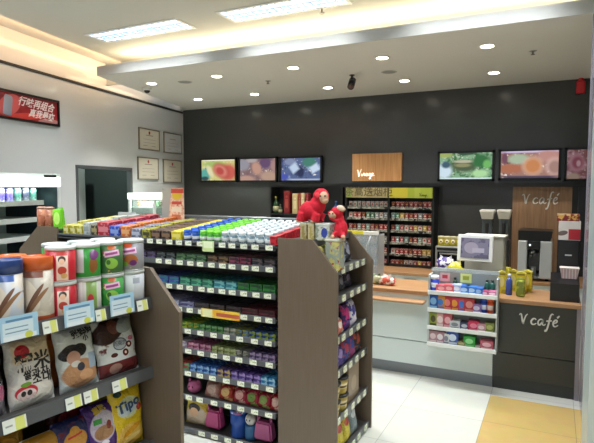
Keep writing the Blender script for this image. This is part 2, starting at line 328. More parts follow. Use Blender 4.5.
d = ray(322, 8); t = (3.31-H)/d.z; p = Vector((d.x*t, min(d.y*t, 4.5), 3.31)); s = thing('sprinkler', 'sprinkler head on the upper ceiling beside the fluorescent light', 'sprinkler', p)
obj('rosette', lathe(B(), [(.035, -.01), (.04, 0)]), flat('c9c8c2', .4), s); obj('deflector', lathe(B(), [(.025, -.05), (.025, -.045), (.008, -.04), (.006, -.01)]), flat('5c5a50', .3, .7), s)
for (x, y, lb) in ((185, 82, 'round flush ceiling speaker near the left end of the lowered ceiling'), (389, 72, 'round flush ceiling speaker beside the black security camera')):
    p = onZc(x, y); s = thing('ceiling_speaker', lb, 'speaker', p); obj('rim', lathe(B(), [(.07, -.004), (.085, -.004), (.09, 0)]), flat('a9aaa5', .5), s); obj('grille', lathe(B(), [(.07, -.005), (.07, -.002)]), flat('8e8f8a', .6), s)
p = onZc(533, 40)
# red alarm sounder
p = onY(581, 83, 7.22); al = thing('alarm_sounder', 'red wall alarm sounder high on the back wall at right', 'alarm', (p.x-.0, 7.3, p.z-.03))
obj('body', box(B(), -.05, .05, -.08, 0, -.09, .06, .015), flat('c4212c', .35), al); bm = B(); lathe(bm, [(.03, .06), (.03, .085), (.02, .095)], 0, -.045); obj('beacon', bm, flat('e03a3a', .2), al)
# ================================================================== LEFT WALL ITEMS
a0, z1 = LW(57, 101); _, z0 = LW(57, 127)
ad = thing('framed_advertisement', 'red framed drink advertisement on the white left wall', 'poster', W(0, a0-.62), AL-R(90))
# local: x runs towards the camera? rotate so that the front (-Y) faces the room
ad.rotation_euler = (0, 0, AL+R(90)); hw = .62; hz = (z1-z0)/2; ad.location = W(0, a0-hw, (z0+z1)/2)
bm = B()
for q in ((-hw, hw, hz-.025, hz), (-hw, hw, -hz, -hz+.025), (-hw, -hw+.025, -hz, hz), (hw-.025, hw, -hz, hz)): box(bm, q[0], q[1], -.035, 0, q[2], q[3])
obj('frame', bm, flat('1b1413', .3), ad)
obj('poster', box(B(), -hw+.025, hw-.025, -.02, -.002, -hz+.025, hz-.025), art('9c2028', [('e', -.35, 0, .2, .1, '7c1620', 20), ('e', .12, -.09, .3, .035, 'd8433c', 8), ('e', -.1, .0, .16, .1, 'cf5a5a', 30), ('e', .45, -.11, .16, .03, 'c58a86', 5)], noise=(('8f1a22', 6, .56),)), ad)
bm = B(); lathe(bm, [(.05, -.11), (.06, -.1), (.06, .07), (.052, .09), (.045, .1)], 0, 0, 16); bmesh.ops.scale(bm, vec=(1, .1, 1), verts=bm.verts[:]); 
obj('printed_can', bm, flat('9b9fb0', .3), ad, (-.12, -.018, .0), (0, R(8), 0))
letter('行味再组合', .105, flat('e8dede', .5), ad, (.27, -.021, .05), shear=.4, bold=.002, ry=2); letter('真我最爽', .095, flat('e8dede', .5), ad, (.34, -.021, -.055), shear=.4, bold=.002, ry=2)
def cert(px0, px1, py0, py1, lb, red):
    ya, zt = LW(px0, py0); yb, _ = LW(px1, py0); _, zb = LW(px0, py1); w2 = (yb-ya)/2; h2 = (zt-zb)/2
    t = thing('framed_certificate', lb, 'certificate', W(0, (ya+yb)/2, (zt+zb)/2), AL+R(90))
    bm = B()
    for q in ((-w2, w2, h2-.015, h2), (-w2, w2, -h2, -h2+.015), (-w2, -w2+.015, -h2, h2), (w2-.015, w2, -h2, h2)): box(bm, q[0], q[1], -.02, 0, q[2], q[3])
    obj('frame', bm, flat('8b8373', .35, .3), t)
    sh = [('r', 0, h2*.38, w2*.35, .006, '9a8c80'), ('r', 0, .0, w2*.6, .003, 'a8a39a'), ('r', 0, -.05, w2*.6, .003, 'a8a39a'), ('r', w2*.4, -h2*.6, w2*.2, .004, '99a08f'), ('r', -w2*.4, -h2*.6, w2*.2, .004, '99a08f')]
    if red: sh.append(('e', 0, h2*.62, .025, .025, 'b0302e'))
    obj('paper', box(B(), -w2+.015, w2-.015, -.012, -.004, -h2+.015, h2-.015), art('d9d4c4' if red else 'c9ccd0', sh), t)
cert(138, 158.5, 127, 149, 'framed certificate with red emblem, upper left of the four', 1); cert(163, 180.5, 131.5, 152.5, 'pale framed certificate without red emblem, upper right of the four', 0)
cert(137, 157.5, 156.5, 179.5, 'framed certificate on cream paper, lower left of the four', 1); cert(162.5, 180.5, 159, 182.5, 'framed certificate with small emblem, lower right of the four beside the dark corner', 1)
# fridges (local: x out of the wall, y towards the back)
FW = flat('dfe6e4', .25); FI = flat('b9cdc6', .5); FD = flat('27373a', .35)
OFF = .72
yr, zt = LW(60, 174, OFF); _, zh = LW(50, 187, OFF); zs = [LW(30, y, OFF-.1)[1] for y in (201, 218, 236)]
fr = thing('open_display_fridge', 'white open chilled display fridge with lit header against the left wall', 'fridge', CO, AL)
yl = yr-1.7
bm = B(); box(bm, .02, OFF, yl, yl+.04, 0, zt); box(bm, .02, OFF, yr-.035, yr, 0, zt); box(bm, .02, .06, yl, yr, .3, zt); box(bm, .02, OFF-.05, yl, yr, zt-.05, zt); box(bm, .02, OFF, yl, yr, 0, .32)
obj('cabinet', bm, FW, fr); obj('lit_header', box(B(), OFF-.04, OFF+.01, yl, yr-.0, zh, zt-.03, .01), emis('eef8ee', 1.1), fr)
bm = B(); box(bm, .06, .08, yl+.04, yr-.035, .32, zt-.05); box(bm, .08, OFF-.01, yr-.045, yr-.035, .32, zh); box(bm, .08, OFF-.04, yl+.04, yr-.035, zh+.005, zh+.02); obj('liner', bm, FD, fr)
ys = LW(43, 200, OFF-.1)[0]
bm = B(); box(bm, .08, .1, yl+.04, LW(27, 200, .2)[0], .32, zh); obj('back_panel', bm, FI, fr)
for z in zs+[zs[-1]-.22, zs[-1]-.44]: s = obj('shelf', box(B(), .1, OFF-.1, yl+.05, ys, z-.03, z, .004), FW, fr); obj('price_rail', box(B(), OFF-.1, OFF-.09, yl+.05, ys, z-.04, z+.005), flat('e6efe9', .3), s)
obj('control_panel', box(B(), OFF+.01, OFF+.016, LW(43, 177, OFF)[0], LW(55, 177, OFF)[0], zt-.035, zt-.012), BLACK, fr)
cans = [('2f5a50', 'green'), ('35384a', 'dark'), ('2f5a50', 'green'), ('4a3f8e', 'purple'), ('4a3f8e', 'purple'), ('8a8f8c', 'grey'), ('2f5a50', 'green'), ('4a3f8e', 'purple')]
def can_thing(name, r, h, colr, cat='drink can', lid='c9cccd', shapes=()):
    t = thing(name, '', cat); obj('body', lathe(B(), [(r*.8, 0), (r, .006), (r, h-.012), (r*.82, h-.001)], seg=16), art(colr, shapes, noise=(('d7dbd8', 60, .64),)), t); obj('lid', lathe(B(), [(r*.8, h-.001), (r*.82, h+.001), (r*.8, h+.002)], seg=16), flat(lid, .3, .8), t); return t
CC = {}
for i in range(14):
    colr, nm = cans[i % 8]
    if colr not in CC: CC[colr] = can_thing('drink_can', .033, .115, colr)
    place(CC[colr], W(OFF-.17, ys-.05-i*.095, zs[0]), 0, '%s drink can on the upper shelf of the open fridge' % nm, '%s cans in the open fridge' % nm)
zt2 = onY(140, 193, 5.62).z; zh2 = onY(140, 199.5, 5.62).z; fx0, fx1, fy0, fy1 = -5.44, onY(154.5, 200, 5.62).x, 5.62, 6.17
fr = thing('glass_fridge', 'white glass-sided fridge with shelves, standing right of the doorway', 'fridge', (0, 0, 0))
bm = B(); box(bm, fx0, fx1, fy0, fy1, 0, .3); box(bm, fx0, fx1, fy1-.03, fy1, .3, zt2)
for (x, y) in ((fx0, fy0), (fx1-.03, fy0), (fx1-.03, fy1-.05), (fx0, fy1-.05)): box(bm, x, x+.03, y, y+.03, .3, zh2)
obj('cabinet', bm, FW, fr); obj('lit_header', box(B(), fx0-.01, fx1+.01, fy0-.01, fy1, zh2, zt2, .005), emis('f4fff8', .8), fr)
obj('back_panel', box(B(), fx0+.03, fx1-.03, fy1-.04, fy1-.03, .3, zh2), flat('c3d6cd', .5), fr)
for k in range(5): obj('shelf', box(B(), fx0+.03, fx1-.03, fy0+.04, fy1-.05, zh2-.12-.18*k, zh2-.1-.18*k), flat('dcebe4', .3), fr)
obj('glass_door', box(B(), fx0+.03, fx1-.03, fy0+.005, fy0+.012, .3, zh2), flat('bfe0d6', .1, alpha=.18), fr); obj('glass_side', box(B(), fx1-.012, fx1-.005, fy0+.03, fy1-.05, .3, zh2), flat('bfe0d6', .1, alpha=.18), fr)
q = W(OFF-.12, yr-.85, zh-.02); area('fridge_lamp', (q.x, q.y, q.z), .06, 1.4, 9, (.9, 1, .95), (0, R(25), AL)); area('fridge_lamp', ((fx0+fx1)/2, fy0+.1, zh2-.01), .3, .05, 2.5, (.92, 1, .96))
SN = {}
for i in range(8):
    k, r_ = i % 4, i//4; colr, nm = (('c0532f', 'orange'), ('b83c34', 'red'), ('d8d3b8', 'cream'), ('4f8c55', 'green'))[k]
    if nm not in SN: SN[nm] = tag(obj('food_tub', box(B(), -.045, .045, -.05, .05, 0, .07, .01), art(colr, noise=(('e8e4d4', 40, .58),))), '', 'tub')
    place(SN[nm], (fx0+.1+k*.11, fy0+.16, zh2-.1-.18*(1-r_)), 0, '%s food tub on the %s shelf of the glass fridge by the doorway' % (nm, ('second', 'upper')[r_]), None)
# ================================================================== BACK WALL
def screen(px0, px1, py0, py1, lb, base, shapes, noise=None, lum=.9):
    a = onY(px0, py0, 7.25); b2 = onY(px1, py1, 7.25); w2 = (b2.x-a.x)/2; h2 = (a.z-b2.z)/2
    t = thing('menu_screen', lb, 'screen', ((a.x+b2.x)/2, 7.3, (a.z+b2.z)/2))
    bm = B(); f = .028
    for q in ((-w2, w2, h2-f, h2), (-w2, w2, -h2, -h2+f), (-w2, -w2+f, -h2, h2), (w2-f, w2, -h2, h2)): box(bm, q[0], q[1], -.06, -.01, q[2], q[3])
    obj('bezel', bm, flat('08090a', .35), t); obj('back_cover', box(B(), -w2+f, w2-f, -.03, 0, -h2+f, h2-f), BLACK, t)
    sh = [(k, x*w2, z*h2, rx*w2, rz*h2, colr)+tuple(r_) for (k, x, z, rx, rz, colr, *r_) in shapes]
    obj('picture', box(B(), -w2+f, w2-f, -.045, -.03, -h2+f, h2-f), art(base, sh, tuple(noise or ())+(('f0e8e0', 28, .66), ('1c1820', 19, .66)), emit=lum, rough=.3, soft=.17), t)
screen(200, 236.5, 158.6, 182, 'wall screen showing red watermelon slices, leftmost of the screens', 'c9c27a', [('e', -.2, .5, .7, .25, '9fb86a'), ('e', -.7, -.3, .35, .5, '57a59a'), ('e', -.75, -.7, .25, .2, '2a4a50'), ('e', -.45, -.1, .15, .6, 'd9d0a8', 30), ('e', .55, -.2, .5, .75, 'c2584e'), ('e', .15, -.05, .5, .62, 'a9443f', -25), ('e', .13, -.05, .4, .48, 'd08072', -25), ('e', .1, -.08, .25, .33, 'b34742', -25), ('r', 0, .88, 1, .1, 'efeedd')], (('e2d8ae', 9, .6),))
screen(238.5, 277, 157.6, 182, 'wall screen showing brown food, second screen from the left', '7a5f62', [('e', -.75, .4, .35, .5, '8f8e98'), ('e', .4, .5, .35, .45, '5d4467'), ('e', -.6, -.8, .5, .35, 'b48f80'), ('e', -.05, .1, .25, .6, 'b98f7e', 30), ('e', .6, -.55, .5, .45, 'b0917f'), ('e', .85, .3, .2, .5, 'a07f7c'), ('e', -.3, .75, .3, .2, 'a89fa0')], (('8d7478', 8, .52),))
screen(279.5, 322, 156.8, 182, 'wall screen showing pale cups on blue, third screen from the left', '50608c', [('e', .4, .55, .35, .4, '3f7a6a'), ('e', -.5, .6, .3, .3, '7d88a8'), ('e', 0, -.2, .18, .5, '222c50'), ('r', -.3, .1, .2, .35, 'b9cbe0', 35), ('r', .65, .05, .22, .3, 'c2d2e6', 30), ('e', -.8, -.6, .25, .3, '4350a8'), ('r', .2, -.85, .8, .12, 'a8b4d0')], (('28345c', 7, .56), ('8da8c8', 10, .63)))
screen(438, 494, 151.6, 181, 'wall screen showing green leafy dishes, left of the two above the coffee area', '7fa884', [('e', -.75, -.3, .3, .55, 'c8dce6'), ('e', -.7, .1, .18, .25, '3c5a6a'), ('e', -.05, .0, .5, .42, '4a5a40'), ('e', -.05, .3, .42, .1, 'b4b098'), ('e', -.1, .05, .3, .14, '8a8a62'), ('e', .55, .3, .35, .5, '2f6a3a'), ('e', .75, .1, .15, .3, '6cb060'), ('e', .5, -.5, .3, .25, 'a8d49a'), ('r', 0, -.9, 1, .14, 'd4e8ea'), ('e', -.75, .75, .3, .2, '9aa860'), ('e', 0, .85, .4, .15, '30503a')], (('3a6a3c', 13, .5), ('cfe4c4', 17, .6)))
screen(499, 560.5, 149.5, 180, 'wall screen showing orange muffins and cup, directly above the wood panel', '9c7468', [('r', 0, .88, 1, .14, 'c8b8dc'), ('e', -.35, .35, .38, .35, 'a3b39a'), ('e', -.6, -.25, .5, .3, 'a8684c'), ('e', .6, .5, .4, .4, 'b5857c'), ('e', .12, -.1, .36, .62, 'd0a890'), ('e', .12, -.1, .28, .5, 'c07f50'), ('e', .8, -.15, .3, .6, 'c8a49c'), ('e', .82, -.18, .22, .45, '9d7a72'), ('r', 0, -.85, 1, .14, '4a3e55'), ('e', -.8, .4, .1, .4, '6d4456')], (('8a5f58', 8, .56),))
screen(565, 612, 147.6, 181, 'wall screen showing pink rolls, rightmost and half hidden by the glass partition', '7c4d50', [('e', -.5, .1, .35, .6, 'b0808a'), ('e', -.45, .1, .25, .4, '8c4a58'), ('e', -.4, .05, .1, .2, 'c09aa0'), ('e', -.6, -.75, .3, .25, 'a88f80'), ('e', .4, .2, .4, .6, 'b0808a')], (('b8949a', 10, .56),), .45)
a = onY(352.5, 154, 7.26); b2 = onY(401.5, 181, 7.26)
sg = thing('wooden_sign', 'square light wooden wall sign with white script lettering', 'sign', ((a.x+b2.x)/2, 7.3, (a.z+b2.z)/2)); w2 = (b2.x-a.x)/2; h2 = (a.z-b2.z)/2
obj('board', box(B(), -w2, w2, -.05, 0, -h2, h2, .004), wood('d29355', 'e6b078', 'Z', .4, 3.), sg); obj('script_lettering', ribbon(VIR, .085, .1, .013), emis('fff6e6', .8), sg, (-w2+.08, -.052, -h2+.07))
a = onY(513, 184, 7.25); b2 = onY(569.5, 275, 7.25)
wp = thing('cafe_backboard', 'tall brown wood panel with white script letters behind the coffee machine', 'wall panel', (a.x, 7.298, 0))
obj('board', box(B(), 0, b2.x-a.x, -.03, 0, .6, 1.69), wood('9c785a', 'b8926f', 'Z', .45, 3.5), wp)
p = onY(522, 203.5, 7.26); s = (onY(559, 203, 7.26).x-p.x)/3.6; lt = obj('script_lettering', ribbon(CAFE, s, s*1.15, .017, .006), flat('f4f2ea', .4), wp, (p.x-a.x, -.031, p.z))
# liquor shelf
a = onY(271, 187, 7.05); b2 = onY(344, 187, 7.05); zsh = onY(280, 213.5, 7.02).z
ls = thing('liquor_shelf', 'black wall shelf unit holding liquor left of the cigarette cabinet', 'shelf', (0, 0, 0))
obj('back', box(B(), a.x, b2.x, 7.27, 7.3, .6, 1.68), flat('1a1c1e', .5), ls)
for x in (a.x, b2.x-.03): obj('side_panel', box(B(), x, x+.03, 7.0, 7.27, .6, 1.68), BLACK, ls)
for z in (zsh, zsh-.33): s = obj('shelf', box(B(), a.x+.03, b2.x-.03, 7.0, 7.27, z-.025, z), BLACK, ls)
obj('cupboard_base', box(B(), a.x, b2.x, 7.0, 7.27, .6, .64), BLACK, ls)
def bottle(r, h, colr, capc, lb):
    t = thing('liquor_bottle', lb, 'bottle'); obj('glass', lathe(B(), [(r*.9, 0), (r, .01), (r, h*.55), (r*.75, h*.66), (r*.3, h*.76), (r*.3, h*.9)], seg=14), flat(colr, .15), t); obj('cap', lathe(B(), [(r*.36, h*.88), (r*.36, h)], seg=12), flat(capc, .3, .5), t)
    obj('label', lathe(B(), [(r*1.02, h*.12), (r*1.02, h*.42)], seg=14), flat('b8b48c', .5), t); return t
def pxX(px, Y=7.08): return onY(px, 205, Y).x
place(bottle(.045, .26, '2d4a33', 'b9a84a', ''), (pxX(276), 7.08, zsh), 0, 'green liquor bottle at the left end of the black shelf'); place(bottle(.03, .14, '4a5246', '8a8a82', ''), (pxX(281), 7.06, zsh), 0, 'small grey flask beside the green bottle')
for (x0, x1, ytop, colr, nz, lb) in ((284, 289.5, 191, '7e2025', 'a8473c', 'tall dark red liquor box on the black shelf'), (292.5, 297.5, 193.5, 'cdb884', 'e4d6ac', 'cream liquor box, left of the two cream ones'), (298.3, 300.7, 193, 'a03a2c', 'c26a4c', 'narrow red liquor box between the two cream ones'), (301, 304.5, 193, 'd0bd8e', 'e6dab4', 'cream liquor box, right of the two cream ones'), (305.5, 308.5, 193, '8a2a32', 'b36a62', 'thin maroon liquor box behind the red plush toy')):
    X0, X1 = pxX(x0, 7.04), pxX(x1, 7.04); h = onY(290, ytop, 7.04).z-zsh
    t = thing('liquor_box', lb, 'box', ((X0+X1)/2, 7.08, zsh)); w2 = (X1-X0)/2
    obj('carton', box(B(), -w2, w2, -.045, .045, 0, h*.9, .003), art(colr, [('r', 0, h*.45, w2*.5, h*.2, nz), ('e', 0, h*.75, w2*.4, w2*.4, nz)]), t); obj('lid', box(B(), -w2-.001, w2+.001, -.046, .046, h*.88, h, .003), art(colr, noise=((nz, 60, .56),)), t)
place(bottle(.04, .2, '2b4f86', '5078b0', ''), (pxX(336), 7.08, zsh), 0, 'blue liquor bottle behind the red plush toys')
for i, (x, colr, nm) in enumerate(((277, '4a4f2a', 'olive'), (284, '6b2c2a', 'red-brown'), (291, '8a8660', 'pale green'))): place(bottle(.035, .22, colr, 'b0a070', ''), (pxX(x), 7.08, zsh-.33), 0, '%s bottle on the lower black shelf behind the gondola' % nm)
# cigarette cabinet: two bays
YC = 7.0
xa, xm, xb = onY(345, 200, YC).x, onY(388.5, 200, YC).x, onY(434, 200, YC).x; ztc = onY(390, 187, YC).z; zhb = onY(390, 197.8, YC).z; zb = .6
zr = [onY(390, y, YC).z for y in (207.8, 219, 231, 242.8, 254.5, 266)]
cg = thing('cigarette_cabinet', 'tall black two-bay cigarette cabinet with green and yellow header', 'cabinet', (0, 0, 0))
bm = B(); box(bm, xa, xb, 7.27, 7.3, zb, ztc); 
for x in (xa, xm-.015, xb-.03): box(bm, x, x+.03, YC, 7.27, zb, ztc)
box(bm, xa, xb, YC, 7.27, ztc-.01, ztc); box(bm, xa, xb, YC, 7.27, zb, zb+.03)
obj('carcass', bm, BLACK, cg)
h1 = obj('header_sign', box(B(), xa+.02, xm-.01, YC-.02, YC, zhb, ztc-.01), art('a79a6c', noise=(('b8ab7c', 8, .55),)), cg)
letter('茶高送烟柜', (ztc-zhb)*.95, flat('6a6040', .6), h1, (.035+(xa+xm)/2, YC-.023, (zhb+ztc)/2), name='header_lettering', bold=.001); obj('leaf_mark', box(B(), xa+.03, xa+.1, YC-.023, YC-.02, zhb+.01, ztc-.02), flat('7f9a4a', .5), h1)
h2_ = obj('header_sign', box(B(), xm+.01, xb-.02, YC-.02, YC, zhb, ztc-.01), art('9fae3a', [('r', xm+.14, (zhb+ztc)/2, .13, .2, 'c4b83a'), ('r', xm+.4, (zhb+ztc)/2, .04, .2, 'aab648')]), cg)
obj('header_lettering', ribbon(VIR, .035, .045, .007, .002), flat('4d5a22', .5), h2_, (xb-.19, YC-.021, zhb+.025))
for z in zr:
    for (x0, x1) in ((xa+.03, xm-.015), (xm+.015, xb-.03)):
        s = obj('shelf', box(B(), x0, x1, YC+.03, 7.27, z-.012, z), flat('202122', .4), cg)
        obj('price_rail', box(B(), x0, x1, YC+.022, YC+.03, z-.02, z+.012), art('77796f', noise=(('b4b4a8', 30, .53), ('20211f', 18, .56))), s)
pal = {'red': ('a8252c', 'd9c8bc'), 'white': ('cfcfc8', 'b4443c'), 'green': ('3c7a5c', 'd5dccd'), 'gold': ('c29a3a', 'efe0b0'), 'grey': ('8a8f92', 'e0e0e0'), 'maroon': ('6a2028', 'c08858'), 'teal': ('6f9d98', 'e2e2da')}
CP = {}
def cig(nm):
    a_, b_ = pal[nm]
    t = thing('cigarette_pack', '', 'cigarette pack'); obj('pack', box(B(), -.027, .027, -.011, .011, 0, .065, .002), art(a_, [('e', 0, .045, .015, .012, b_), ('r', 0, .012, .022, .008, 'e0ddd0')]), t)
    obj('flip_lid', box(B(), -.0275, .0275, -.0115, .0115, .062, .086, .002), art(a_, noise=((b_, 80, .55),)), t); return t
rows = [['white']*9+['maroon', 'red', 'red', 'maroon', 'red', 'red', 'maroon', 'red', 'red'], ['white', 'red', 'red', 'maroon', 'green', 'green', 'grey', 'white', 'grey', 'teal', 'green', 'gold', 'red', 'maroon', 'red', 'grey', 'red', 'maroon'],
        ['red', 'maroon', 'grey', 'red', 'teal', 'red', 'maroon', 'red', 'red', 'maroon', 'teal', 'red', 'white', 'red', 'gold', 'white', 'gold', 'red'], ['maroon', 'red', 'red', 'grey', 'red', 'gold', 'red', 'teal', 'grey', 'red', 'grey', 'red', 'teal', 'maroon', 'red', 'teal', 'white', 'red'],
        ['grey', 'teal', 'red', 'red', 'green', 'grey', 'white', 'red', 'red', 'white', 'red', 'red', 'red', 'maroon', 'red', 'red', 'gold', 'gold'], ['red', 'red', 'gold', 'red', 'white', 'teal', 'grey', 'red', 'red', 'red', 'red', 'maroon', 'white', 'white', 'red', 'gold', 'red', 'red']]
for ri, (row, z) in enumerate(zip(rows, zr)):
    for i, nm in enumerate(row):
        bay = i//9; x0 = (xa+.07, xm+.055)[bay]; x1 = (xm-.05, xb-.065)[bay]
        if nm not in CP: CP[nm] = cig(nm)
        ro = ['top', 'second', 'third', 'fourth', 'fifth', 'lowest'][ri]
        place(CP[nm], (x0+(x1-x0)*(i % 9)/8, YC+.06, z), 0, '%s cigarette pack on the %s shelf of the %s cigarette bay' % (nm, ro, ('left', 'right')[bay]), '%s packs, %s shelf, %s bay' % (nm, ro, ('left', 'right')[bay]))
# back counter run with wood top
bcn = thing('back_counter', 'low white back counter with wood top under cigarettes and coffee machine', 'counter', (0, 0, 0))
zbc = .56; XL, XR = -4.15, .9
obj('body', box(B(), XL, XR, 6.62, 7.28, .08, zbc), PALE, bcn); obj('worktop', box(B(), XL, XR, 6.56, 7.295, zbc, zbc+.035, .004), WDTOP, bcn); obj('plinth', box(B(), XL, XR, 6.66, 7.26, 0, .08), flat('5a5e60', .5), bcn)
for i in range(9):
    x = XL+i*(XR-XL)/9; dd = obj('door', box(B(), x+.005, x+(XR-XL)/9-.005, 6.605, 6.62, .1, zbc-.01, .003), PALE, bcn); obj('handle', box(B(), x+.2, x+.35, 6.595, 6.605, zbc-.06, zbc-.05), STEEL, dd)
ZB = zbc+.035
# oven with yellow jars on top
a = onY(435, 246, 6.75); b2 = onY(480, 268, 6.75); hov = a.z-ZB
ov = thing('counter_oven', 'silver counter oven with black door left of the cash register', 'oven', ((a.x+b2.x)/2, 6.95, ZB)); w2 = (b2.x-a.x)/2
obj('casing', box(B(), -w2, w2, -.18, .22, .02, hov, .01), flat('a8aaa5', .35, .5), ov); obj('door', box(B(), -w2+.03, w2-.03, -.2, -.18, .04, hov-.07, .005), flat('15181a', .12), ov)
obj('handle', tube(B(), [(-w2+.06, -.22, hov-.09), (w2-.06, -.22, hov-.09)], .01), STEEL, ov); obj('vent_strip', box(B(), -w2+.02, w2-.02, -.185, -.18, hov-.05, hov-.02), BLACK, ov)
for x in (-w2+.04, w2-.04): obj('foot', box(B(), x-.02, x+.02, -.15, .18, 0, .02), BLACK, ov)
jr = thing('yellow_canister', '', 'canister'); obj('body', lathe(B(), [(.04, 0), (.045, .01), (.045, .1)], seg=16), art('b8a93a', [('e', 0, .06, .022, .025, 'e8e0c8'), ('e', 0, .055, .012, .012, '6a3a2a')], noise=(('8c8a2a', 30, .6),)), jr); obj('lid', lathe(B(), [(.048, .098), (.048, .12), (.03, .124)], seg=16), flat('cfc9a4', .4), jr)
for i in range(7): place(jr, (a.x+.06+i*(b2.x-a.x-.1)/6, 6.86, ZB+hov), 0, 'yellow canister lined up on the silver counter oven', 'yellow canisters on the oven')
# two bean dispensers
for (x0, x1, lb) in ((480.5, 495, 'coffee bean grinder with white hopper, left of the two'), (497.5, 511.5, 'coffee bean grinder with white hopper, right of the two beside the wood panel')):
    Y = 6.85; a = onY(x0, 209.5, Y); b2 = onY(x1, 219, Y); r = (b2.x-a.x)/2; zt_ = a.z-ZB; zl = b2.z-ZB
    t = thing('bean_grinder', lb, 'grinder', ((a.x+b2.x)/2, Y, ZB))
    obj('hopper', box(B(), -r, r, -r, r, zt_-.03, zt_, .008), flat('f6f4ee', .3), t)
    bm = B(); g = bmesh.ops.create_cube(bm, size=1)
    for v in bm.verts: s = .95 if v.co.z > 0 else .72; v.co = (v.co.x*2*r*s, v.co.y*2*r*s, zt_-.03 if v.co.z > 0 else zl)
    obj('hopper_funnel', bm, flat('e6e2d4', .3), t)
    obj('column', box(B(), -r*.72, r*.72, -r*.6, r*.7, zl-.25, zl, .01), flat('4c5355', .25), t); obj('chute', box(B(), -.02, .02, -r*.66, -r*.6, zl-.2, zl-.05, .004), BLACK, t)
    obj('base', box(B(), -r*.9, r*.9, -r*.9, r*.9, 0, zl-.25, .01), flat('2a2c2e', .3), t)
p = onY(508, 252, 6.6); tag(obj('yellow_pouch', box(B(), -.035, .035, -.03, .03, 0, .14, .012), art('c7bb2e', noise=(('e4dd80', 30, .6),)), None, (p.x, 6.66, ZB)), 'yellow pouch standing beside the right bean grinder', 'pouch')
# espresso machine
Y = 6.62; a = onY(518, 240.5, Y); b2 = onY(551.5, 277, Y); w2 = (b2.x-a.x)/2; he = a.z-ZB+.0
em = thing('espresso_machine', 'silver espresso machine with black top in front of the wood panel', 'coffee machine', ((a.x+b2.x)/2, 6.85, ZB)); hb = onY(530, 231, Y).z-ZB
obj('side_column', box(B(), -w2, -w2+.1, -.22, .25, .03, he, .012), flat('c9cdcf', .3, .25), em); obj('side_column', box(B(), w2-.13, w2, -.22, .25, .03, he, .012), flat('c9cdcf', .3, .25), em)
obj('top_tray', prism(B(), [(-w2+.0, he), (w2-.02, he), (w2, hb), (-w2, hb)], -.2, .22), flat('17181a', .3), em)
obj('back_housing', box(B(), -w2+.1, w2-.13, .0, .25, .03, he), flat('1b1d1f', .3), em); obj('control_bar', box(B(), -w2+.1, w2-.13, -.24, .0, he-.09, he, .005), flat('202224', .25), em)
obj('group_head', lathe(B(), [(.035, 0), (.035, .06)], 0, -.12, 16), STEEL, em, (-.03, 0, he-.16)); obj('portafilter', tube(B(), [(-.03, -.12, he-.17), (-.03, -.28, he-.18)], .014), BLACK, em)
obj('milk_jug', lathe(B(), [(.03, 0), (.04, .02), (.035, .09), (.04, .1)], -.02, -.13, 16), STEEL, em, (0, 0, .055)); obj('drip_tray', box(B(), -w2+.1, w2-.13, -.24, 0, .03, .055, .003), STEEL, em)
obj('front_panel', box(B(), -w2+.11, w2-.14, -.03, 0, .1, he-.16, .003), flat('8d9092', .3, .7), em)
obj('indicator', ell(B(), -w2+.13, -.245, he-.045, .012, .004, .012), emis('dce4e8', 1.), em)
for x in (-w2+.05, w2-.05): obj('foot', lathe(B(), [(.02, 0), (.02, .03)], x, -.15, 10), BLACK, em)
# ================================================================== FRONT COUNTER
YF = 4.612; ZT = .77
fc = thing('service_counter', 'long white service counter with wood top and low bag ledge', 'counter', (0, 0, 0))
XA = -3.6; xc1, xc2 = -.43, .215
zseam = onY(400, 339, YF).z; zpl = onY(373, 358, YF).z
obj('front_panel', box(B(), XA, xc1, YF, YF+.03, zseam+.004, ZT-.035), PALE, fc); obj('front_panel', box(B(), XA, xc1, YF, YF+.03, zpl, zseam-.004), PALE, fc)
obj('carcass', box(B(), XA, xc1, YF+.03, YF+.5, .02, ZT-.035), flat('3a3d3f', .5), fc)
obj('plinth', box(B(), XA, xc1, YF+.005, YF+.03, 0, zpl-.002), flat('7b8084', .3, .4), fc)
obj('worktop', box(B(), XA, xc1, YF-.02, YF+.52, ZT-.035, ZT, .005), WDTOP, fc)
zled = onY(400, 300, YF-.1).z; xle = onY(424, 305, YF-.1).x
obj('bag_ledge', box(B(), XA, xle, YF-.13, YF, zled-.02, zled+.002, .008), WDTOP, fc)
cc = thing('cafe_counter', 'black cafe counter with wood top and white script lettering on its front', 'counter', (0, 0, 0))
zs2 = onY(545, 358, YF).z
DK = flat('303432', .3, var=.06, scale=2); obj('front_panel', box(B(), xc1+.002, xc2-.03, YF, YF+.03, zs2+.004, ZT-.035), DK, cc); obj('front_panel', box(B(), xc1+.002, xc2-.03, YF, YF+.03, .1, zs2-.004), DK, cc)
obj('plinth', box(B(), xc1+.002, xc2-.03, YF+.004, YF+.03, .0, .098), flat('262a29', .35), cc); obj('carcass', box(B(), xc1+.002, xc2-.002, YF+.03, YF+.5, .02, ZT-.035), DK, cc)
obj('worktop', box(B(), xc1+.002, xc2, YF-.02, YF+.52, ZT-.035, ZT, .004), WDTOP, cc); obj('side_strip', box(B(), xc2-.03, xc2, YF-.01, YF+.03, 0, ZT-.036), flat('8a8690', .35, .3), cc)
p = onY(519, 323, YF-.005); s = (onY(559, 330, YF).x-p.x)/3.6
obj('script_lettering', ribbon(CAFE, s, s*1.1, .013, .004), flat('d9dbd4', .4), cc, (p.x, YF-.001, p.z), (0, R(0), 0))
